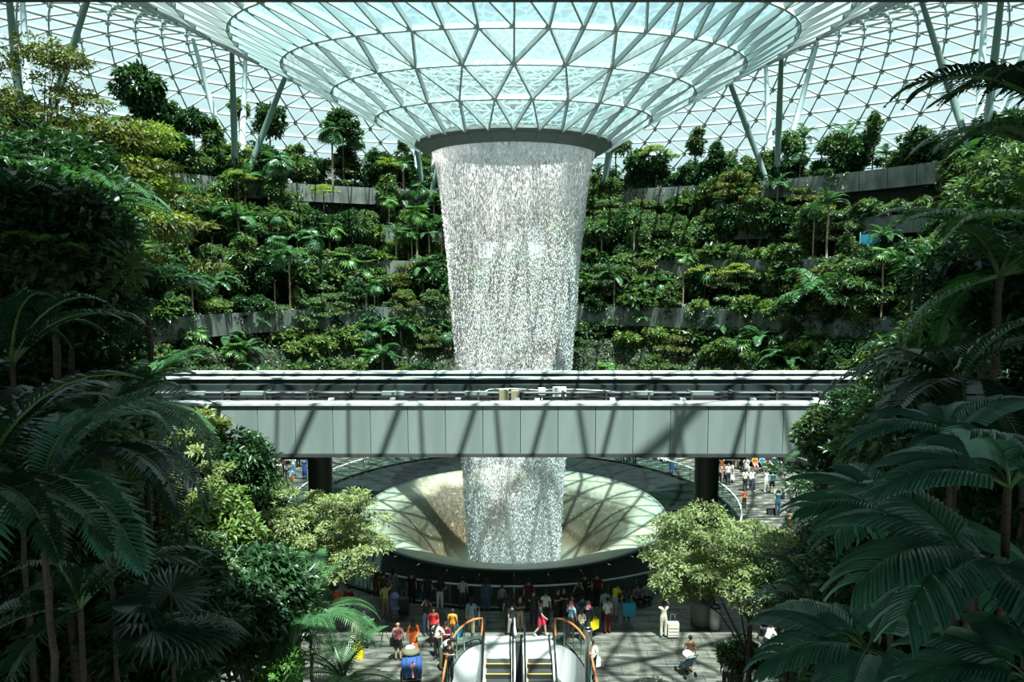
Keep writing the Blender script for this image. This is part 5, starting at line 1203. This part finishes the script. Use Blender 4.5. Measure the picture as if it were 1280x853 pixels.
# visitors on the viewing deck behind the falling water
deck = empty('wall_viewing_deck', (0, VC.y + 26.5, 5.6), kind='structure')
link('deck_floor', MB().box(-6, 6, -1.6, 3.5, 0, .3).mesh('deck_floor', 'concrete'), deck)
link('deck_parapet', MB().box(-6, 6, -1.7, -1.5, 0, .55).mesh('deck_parapet', 'concrete'), deck)
cols_ = ['white', 'pink', 'light_blue', 'white', 'tan', 'white', 'rose', 'white', 'cream', 'light_blue', 'white', 'grey', 'white', 'pink', 'white', 'light_grey']
words_ = ['white', 'pink', 'pale blue', 'white', 'tan', 'white', 'rose', 'white', 'cream', 'pale blue', 'white', 'grey', 'white', 'pink', 'white', 'pale grey']
for i in range(16):
    x = -4.9 + i * .66
    person(0, 0, rnd.uniform(-30, 30), rnd.choice(['raise', 'phone', 'stand', 'hips']), cols_[i], rnd.choice(['navy', 'grey', 'khaki', 'white']), rnd.choice(['short', 'long']),
           f'{(["leftmost"] + ORD[1:])[i]} person {"" if i == 0 else "from the left "}on the deck behind the waterfall, in a {words_[i]} top', loc=Vector((x, VC.y + 25.6 + rnd.uniform(0, 1.6), 5.9)), group='visitors behind the waterfall')
# ------------------------------------------------------------ things people have with them
def bag(name, label, px, py, z, c, w_=.42, h=.36, d=.14, cat='bag', rz=0):
    b = foot(px, py, 0); t = empty(name, (b.x, b.y, z), R(rz), label, cat)
    mb = MB(); mb.add([(-w_ / 2, -d / 2, 0), (w_ / 2, -d / 2, 0), (w_ / 2, d / 2, 0), (-w_ / 2, d / 2, 0), (-w_ * .56, -d * .35, h), (w_ * .56, -d * .35, h), (w_ * .56, d * .35, h), (-w_ * .56, d * .35, h)],
                      [(0, 3, 2, 1), (0, 1, 5, 4), (1, 2, 6, 5), (2, 3, 7, 6), (3, 0, 4, 7)])
    link('bag_body', mb.mesh('bag_body', 'cloth_' + c), t)
    for y in (-d * .35, d * .35):
        link('handle', MB().tube([(-w_ * .2, y, h), (-w_ * .14, y, h + .13), (0, y, h + .17), (w_ * .14, y, h + .13), (w_ * .2, y, h)], .010, 5).mesh('handle', 'cloth_' + c, True), t)
bag('carrier_bag', 'large bright yellow carrier bag held at the right of the escalator', 742, 797, .38, 'yellow', .46, .42, .18, rz=38)
bag('carrier_bag', 'yellow carrier bag standing behind the fine palm fronds at left', 448, 822, .0, 'yellow', .42, .46, .2, rz=-10)
bag('tote_bag', 'bright blue tote bag in the shaded crowd at right', 786, 778, .30, 'sky', .52, .60, .2)
bag('carrier_bag', 'white carrier bag held by the person near the steel post', 746, 850, .55, 'white', .26, .34, .12, rz=20)
bag('toy_bag', 'shiny sky blue bag at the left escalator guard', 573, 812, .55, 'sky', .36, .34, .2, rz=30)
bag('tote_bag', 'orange bag beside the far left bench', 326, 594, .25, 'orange', .5, .36, .2)
bag('handbag', 'round dark bag held at the handrail by the pale grey top', 588, 756, .5, 'black', .34, .36, .2)
bag('duffel_bag', 'black bag lying on the right plaza behind the wide jeans', 965, 643, .0, 'black', .6, .36, .4)
bag('backpack', 'dark backpack worn by the person taking a photograph on the right plaza', 976, 643, 1.0, 'black', .34, .46, .2)
bag('handbag', 'dark shoulder bag on the bald person in the pink shirt', 492, 826, .62, 'black', .26, .34, .12)
def suitcase(px, py, c, label, h=.72, rz=0):
    b = foot(px, py); t = empty('suitcase', b, R(rz), label, 'suitcase')
    mb = MB(); mb.box(-.24, .24, -.14, .14, .07, h)
    for z in (.2, .35, .5): mb.box(-.2, .2, -.152, -.14, z - .03, z + .03)
    link('shell', mb.mesh('shell', 'cloth_' + c), t)
    link('pull_handle', MB().tube([(-.1, .1, h), (-.1, .1, h + .34), (.1, .1, h + .34), (.1, .1, h)], .012, 6).mesh('pull_handle', 'chrome', True), t)
    for x in (-.18, .18):
        for y in (-.09, .09): link('wheel', MB().tube([(x - .015, y, .035), (x + .015, y, .035)], .035, 8).mesh('wheel', 'rubber'), t)
suitcase(841, 797, 'cream', 'pale cream suitcase with raised handle beside the cream outfit', .66)
suitcase(843, 803, 'light_grey', 'small grey suitcase', .5) if False else None
suitcase(505, 768, 'charcoal', 'black suitcase standing right of the pale lilac cart bag', .75)
# luggage cart with a blue holdall
b = foot(515, 846); t = empty('luggage_cart', b, R(8), 'luggage cart loaded with a big blue holdall and a grey bag on top', 'cart')
link('frame', MB().tube([(-.34, -.5, .14), (-.34, .5, .14), (.34, .5, .14), (.34, -.5, .14), (-.34, -.5, .14)], .022, 6).tube([(-.34, .5, .14), (-.34, .62, 1.02), (.34, .62, 1.02), (.34, .5, .14)], .02, 6).mesh('frame', 'chrome', True), t)
for x, y in ((-.3, -.42), (.3, -.42), (0, .5)): link('wheel', MB().tube([(x - .02, y, .08), (x + .02, y, .08)], .08, 10).mesh('wheel', 'rubber'), t)
o = link('holdall', MB().ellip((0, -.06, .50), (.44, .56, .38), 16, 10, fn=lambda p: Vector((math.copysign(min(abs(p.x) * 1.25, .40), p.x), math.copysign(min(abs(p.y) * 1.2, .50), p.y), p.z))).mesh('holdall', 'cloth_blue', True), t)
tag(o, 'big blue holdall')
for x in (-.2, .2): link('strap', MB().tube([(x, -.575, .25), (x, -.585, .6), (x, -.35, .86), (x, .1, .885)], .022, 5).mesh('strap', 'cloth_navy', True), o)
link('ribbon', MB().tube([(.05, -.60, .30), (.03, -.60, .62), (.05, -.42, .85)], .035, 5).ellip((.0, -.56, .70), (.10, .06, .09), 8, 6).ellip((.09, -.52, .76), (.06, .05, .08), 8, 6).mesh('ribbon', 'cloth_pink', True), o)
link('top_bag', MB().ellip((-.02, .12, .96), (.36, .30, .15), 14, 8).mesh('top_bag', 'cloth_olive', True), t)
link('white_sheet', MB().ellip((-.06, .2, 1.08), (.20, .16, .08), 10, 6).mesh('white_sheet', 'cloth_white', True), t)
def stroller(px, py, c, c2, label, rz=0):
    b = foot(px, py); t = empty('stroller', b, R(rz), label, 'stroller')
    link('frame', MB().tube([(-.22, -.35, .12), (-.22, .1, .5), (-.22, .5, 1.02), (.22, .5, 1.02), (.22, .1, .5), (.22, -.35, .12)], .015, 6).mesh('frame', 'rubber', True), t)
    link('seat', MB().add([(-.2, -.2, .40), (.2, -.2, .40), (.2, .12, .42), (-.2, .12, .42), (-.2, .3, .85), (.2, .3, .85), (-.2, -.2, .35), (.2, -.2, .35), (.2, .16, .36), (-.2, .16, .36), (-.2, .34, .84), (.2, .34, .84)],
         [(0, 1, 2, 3), (3, 2, 5, 4), (6, 9, 8, 7), (9, 10, 11, 8), (0, 6, 7, 1), (4, 5, 11, 10), (0, 3, 9, 6), (1, 7, 8, 2), (3, 4, 10, 9), (2, 8, 11, 5)]).mesh('seat', 'cloth_' + c), t)
    link('canopy', MB().ellip((0, .14, .86), (.22, .26, .17), 12, 8, fn=lambda p: Vector((p.x, p.y, max(p.z, -.02)))).mesh('canopy', 'cloth_' + c2, True), t)
    for x in (-.24, .24):
        for y in (-.33, .32): link('wheel', MB().tube([(x - .02, y, .10), (x + .02, y, .10)], .10, 12).mesh('wheel', 'rubber'), t)
stroller(494, 770, 'lilac', 'lilac', 'stroller with a pale lilac cover in the shade, beside the yellow green shirt', 20)
stroller(957, 796, 'black', 'charcoal', 'black stroller in the shade just right of the right tree trunk', -30)
stroller(857, 843, 'light_blue', 'white', 'small pale blue and white stroller beside the person in rust brown', 200)
b = foot(480, 807); t = empty('tripod', b, 0, 'small black tripod on the line between shade and sun at left', 'tripod')
for k in range(3): link('leg', MB().tube([(0, 0, .85), (.28 * math.cos(k * 2.1), .28 * math.sin(k * 2.1), 0)], .012, 5).mesh('leg', 'rubber'), t)
link('head', MB().tube([(0, 0, .8), (0, 0, 1.05)], .02, 6).box(-.05, .05, -.03, .03, 1.03, 1.10).mesh('head', 'rubber'), t)
b = foot(599, 790); t = empty('umbrella', b, 0, 'closed white umbrella held beside the blue top', 'umbrella')
link('canopy', MB().tube([(0, 0, .25), (0, 0, .75), (0, 0, .95)], [.02, .045, .015], 8).mesh('canopy', 'cloth_white', True), t); link('crook', MB().tube([(0, 0, .95), (0, 0, 1.1), (-.04, 0, 1.15), (-.09, 0, 1.12)], .012, 6).mesh('crook', 'cloth_white', True), t)
# bins, planter drum, steel post
b = foot(893, 786); t = empty('litter_bin', b, 0, 'tall slim brushed steel litter bin beside the grey drum at right', 'bin')
link('bin_body', MB().lathe([(0, .02), (.24, .02), (.24, .98), (.20, .98), (.20, .80), (0, .8)], 24).mesh('bin_body', 'plate', True), t); link('bin_lid', MB().lathe([(.25, .98), (.25, 1.05), (.17, 1.06), (.17, 1.0)], 24).mesh('bin_lid', 'rubber', True), t)
b = foot(876, 781); t = empty('planter', b, 0, 'wide pale grey round planter under the right sunlit tree', 'planter')
link('drum', MB().lathe([(0, 0.0), (.44, .0), (.50, 1.1), (.46, 1.12), (.44, 1.0), (0, 1.0)], 32).mesh('drum', 'concrete', True), t)
b = foot(975, 593); t = empty('litter_bin', b, 0, 'pale steel litter bin at the far right beside the dark wall', 'bin')
link('bin_body', MB().lathe([(0, .02), (.28, .02), (.28, 1.05), (0, 1.05)], 24).mesh('bin_body', 'chrome', True), t)
b = foot(735, 852); t = empty('steel_post', b, 0, 'tall round steel post with a dark open top right of the escalator', 'post')
link('shaft', MB().lathe([(0, 0), (.135, 0), (.135, 2.02), (.16, 2.06), (.16, 2.12), (.13, 2.12), (.12, 1.95), (0, 1.95)], 24).mesh('shaft', 'chrome', True), t); link('cap', MB().lathe([(0, 2.09), (.125, 2.10)], 24).mesh('cap', 'rubber', True), t)
# planter bench and dark wall at the far right, benches at the far left
b = foot(948, 585); t = empty('planter_bench', (b.x, b.y + .6, 0), R(-18), 'long planter with clipped green hedge and bench, far right under the bridge', 'planter')
link('planter_box', MB().box(-3.2, 3.2, 0, 1.2, 0, .9).mesh('planter_box', 'concrete_dark'), t); link('seat', MB().box(-3.2, 3.2, -.5, -.02, .36, .44).box(-3.1, -2.9, -.45, -.05, 0, .36).box(2.9, 3.1, -.45, -.05, 0, .36).mesh('seat', 'concrete_dark'), t)
g = np.random.default_rng(4); n = 5000; P = np.stack([g.uniform(-3.1, 3.1, n), g.uniform(.05, 1.15, n), .9 + g.random(n) * .65], 1); V, F = leaves(P, unit(n, g) + [0, 0, .5], unit(n, g) + [0, 0, .8], np.full(n, .16), np.full(n, .08))
tag(link('hedge', tri_mesh('hedge', V, F, 'leaf_bright'), t), kind='stuff')
for px, py, a_ in ((335, 585, 22), (318, 596, 25)):
    b = foot(px, py); t = empty('stone_bench', (b.x, b.y + .3, 0), R(a_), f'long pale stone bench among the far left crowd, {"rear" if py < 590 else "front"} one', 'bench')
    link('slab', MB().box(-2.2, 2.2, 0, .5, .36, .46).mesh('slab', 'bridge_cap'), t); link('plinth', MB().box(-2.1, 2.1, .1, .45, 0, .36).mesh('plinth', 'concrete_dark'), t)
b = foot(993, 590); o = link('wall_dark_kiosk', MB().box(-.9, .9, 0, 1.2, 0, 2.3).box(-1.0, 1.0, -.1, 1.3, 2.3, 2.4).mesh('wall_dark_kiosk', 'concrete_dark'), None, b); tag(o, kind='structure')

# ------------------------------------------------------------ escalator well
well = empty('escalator_well', (0.28, 27, 0), label='rounded escalator opening with white fascia, glass guards and bronze handrails', cat='escalator well')
WO = Vector((.28, 27, 0))
def wchild(name, mb, m_, smooth=False, par=well, org=WO):
    o = link(name, mb.mesh(name, m_, smooth), par); o.location = tuple(-x for x in org); return o
for s_, curve in ((-1, well_curve(-1, 10)), (1, well_curve(1, 10))):
    ext = curve + [(curve[-1][0], 26.4 - k * 1.3) for k in range(1, 5)]
    for i in range(0, len(ext) - 1, 2):
        q = ext[i:i + 3]; mb = MB(); V = []; F = []
        for (x, y) in q: V += [(x, y, .04), (x, y, 1.05)]
        for k in range(len(q) - 1): F.append((2 * k, 2 * k + 2, 2 * k + 3, 2 * k + 1))
        wchild('glass_guard', mb.add(V, F), 'clear_glass', False)
        x, y = ext[i]; wchild('guard_post', MB().tube([(x, y, 0), (x, y, 1.1)], .022, 6), 'steel_green', True)
    wchild('bronze_handrail', MB().tube([(ext[0][0], ext[0][1], .35)] + [(x, y, 1.12) for x, y in ext], .045, 8), 'wood_rail', True)
    # white curved fascia hanging below the floor edge, scooped at the bottom
    n = len(ext); V = []; F = []
    for i, (x, y) in enumerate(ext):
        t = i / (n - 1); bot = -1.35 - 1.9 * t ** 1.3; inx = x - s_ * .06
        V += [(inx, y - .05, -.02), (inx - s_ * .10, y - .12, bot)]
    for i in range(n - 1):
        F += [(2 * i, 2 * i + 2, 2 * i + 3, 2 * i + 1)]
    wchild('white_fascia', MB().add(V, F), 'white_panel', False)
    x0_ = ext[0][0]; wchild('white_pier', MB().box(x0_ - .02 if s_ < 0 else x0_ - .24, x0_ + .24 if s_ < 0 else x0_ + .02, 28.6, 29.3, -2.3, 0.0), 'white_panel')
wchild('well_wall', MB().box(-1.3, 1.9, 29.28, 29.36, -3, -.02), 'concrete_dark'); wchild('well_floor', MB().box(-3.6, 4.2, 19, 29.6, -5.3, -5.2), 'concrete_dark')
for side in (-1, 1): wchild('well_wall', MB().box(*((-3.4, -3.3) if side < 0 else (3.9, 4.0)), 19, 29.6, -5.2, -.45), 'concrete_dark')
slope = R(30)
for cx, nm in ((-.56, 'left'), (1.12, 'right')):
    e = empty('escalator', (cx, 29.2, 0), 0, f'{nm} escalator with yellow edged steps leading down towards the viewer', 'escalator', 'escalators')
    def ec(name, mb, m_, smooth=False): return link(name, mb.mesh(name, m_, smooth), e)
    ec('landing_plate', MB().box(-.62, .62, -.55, .75, -.02, .012), 'plate'); ec('comb_plate', MB().box(-.52, .52, -1.05, -.56, -.03, .008), 'plate')
    for k in range(26): pass
    yy = -1.06
    for k in range(13):
        dz = -0.2 * max(0, k - 0); y1 = yy - .40 * k
        st = ec('step', MB().box(-.5, .5, y1 - .40, y1, dz - .30, dz - .01), 'step_dark')
        o = link('step_edge', MB().box(-.5, .5, y1 - .405, y1 - .36, dz - .012, dz + .001).box(-.5, -.47, y1 - .40, y1, dz - .012, dz + .001).box(.47, .5, y1 - .40, y1, dz - .012, dz + .001).mesh('step_edge', 'step_yellow'), st)
    for s_ in (-1, 1):
        x = s_ * .60; pts = [(x, .55, .55), (x, .62, .75), (x, .52, .93), (x, .35, .97), (x, -1.0, .97)] + [(x, -1.0 - .4 * k, .97 - .2 * k) for k in range(1, 14)]
        ec('moving_handrail', MB().tube(pts, .042, 8), 'rubber', True)
        V = []; F = []; bp = [(.45, .02), (-1.0, .02)] + [(-1.0 - .4 * k, .02 - .2 * k) for k in range(1, 14)]
        tp = [(.45, .93), (-1.0, .93)] + [(-1.0 - .4 * k, .93 - .2 * k) for k in range(1, 14)]
        for (a1, z1), (a2, z2) in zip(bp, tp): V += [(x, a1, z1), (x, a2, z2)]
        for k in range(len(bp) - 1): F.append((2 * k, 2 * k + 2, 2 * k + 3, 2 * k + 1))
        ec('glass_side', MB().add(V, F), 'clear_glass')
        V = []; F = []; xi, xo = s_ * .51, s_ * .70
        for (a1, z1) in bp: V += [(xi, a1, z1 + .03), (xo, a1, z1 + .03), (xo, a1, z1 - .9), (xi, a1, z1 - .3)]
        for k in range(len(bp) - 1): F += [(4 * k, 4 * k + 4, 4 * k + 5, 4 * k + 1), (4 * k + 1, 4 * k + 5, 4 * k + 6, 4 * k + 2), (4 * k, 4 * k + 3, 4 * k + 7, 4 * k + 4)]
        ec('skirting', MB().add(V, F), 'plate')
wchild('bridge_plate', MB().box(.14, .42, 23.5, 28.6, -.9, -.02), 'step_dark') if False else None

# lit openings in the planted wall
wn = empty('window_1', (VC.x, VC.y + 36.0, 17.3), kind='structure')
for i in range(6): link('window_pane', MB().box(-3.9 + i * 1.3, -2.66 + i * 1.3, .05, .08, .1, 1.9).mesh('window_pane', 'pale_light'), wn)
link('window_frame', MB().box(-4, 4, 0, .1, 0, .1).box(-4, 4, 0, .1, 1.9, 2.0).mesh('window_frame', 'steel_green'), wn)
for i in range(7): link('mullion', MB().box(-3.98 + i * 1.3, -3.9 + i * 1.3, -.02, .1, 0, 2).mesh('mullion', 'steel_green'), wn)
p0 = polar(35.2, -23.5, 14.9); t = empty('strip_light', p0, R(23.5), 'long warm orange strip light under the second terrace, left of the waterfall', 'light')
link('lamp', MB().box(-1.9, 1.9, -.05, .05, -.07, .0).mesh('lamp', 'warm_light'), t); link('housing', MB().box(-2.0, 2.0, -.08, .08, .0, .12).mesh('housing', 'concrete_dark'), t)
p0 = at(1088, 300, VC.y + 37.2 * math.cos(R(60)) - 1.2); t = empty('banner', p0, R(-55), 'bright cyan banner in the recess under the third terrace at right', 'banner')
link('cloth', MB().box(-.9, .9, -.03, .03, -.7, .5).mesh('cloth', 'cloth_sky'), t); link('pole', MB().tube([(-.95, 0, -1.6), (-.95, 0, .7)], .04, 6).mesh('pole', 'steel_pale'), t)
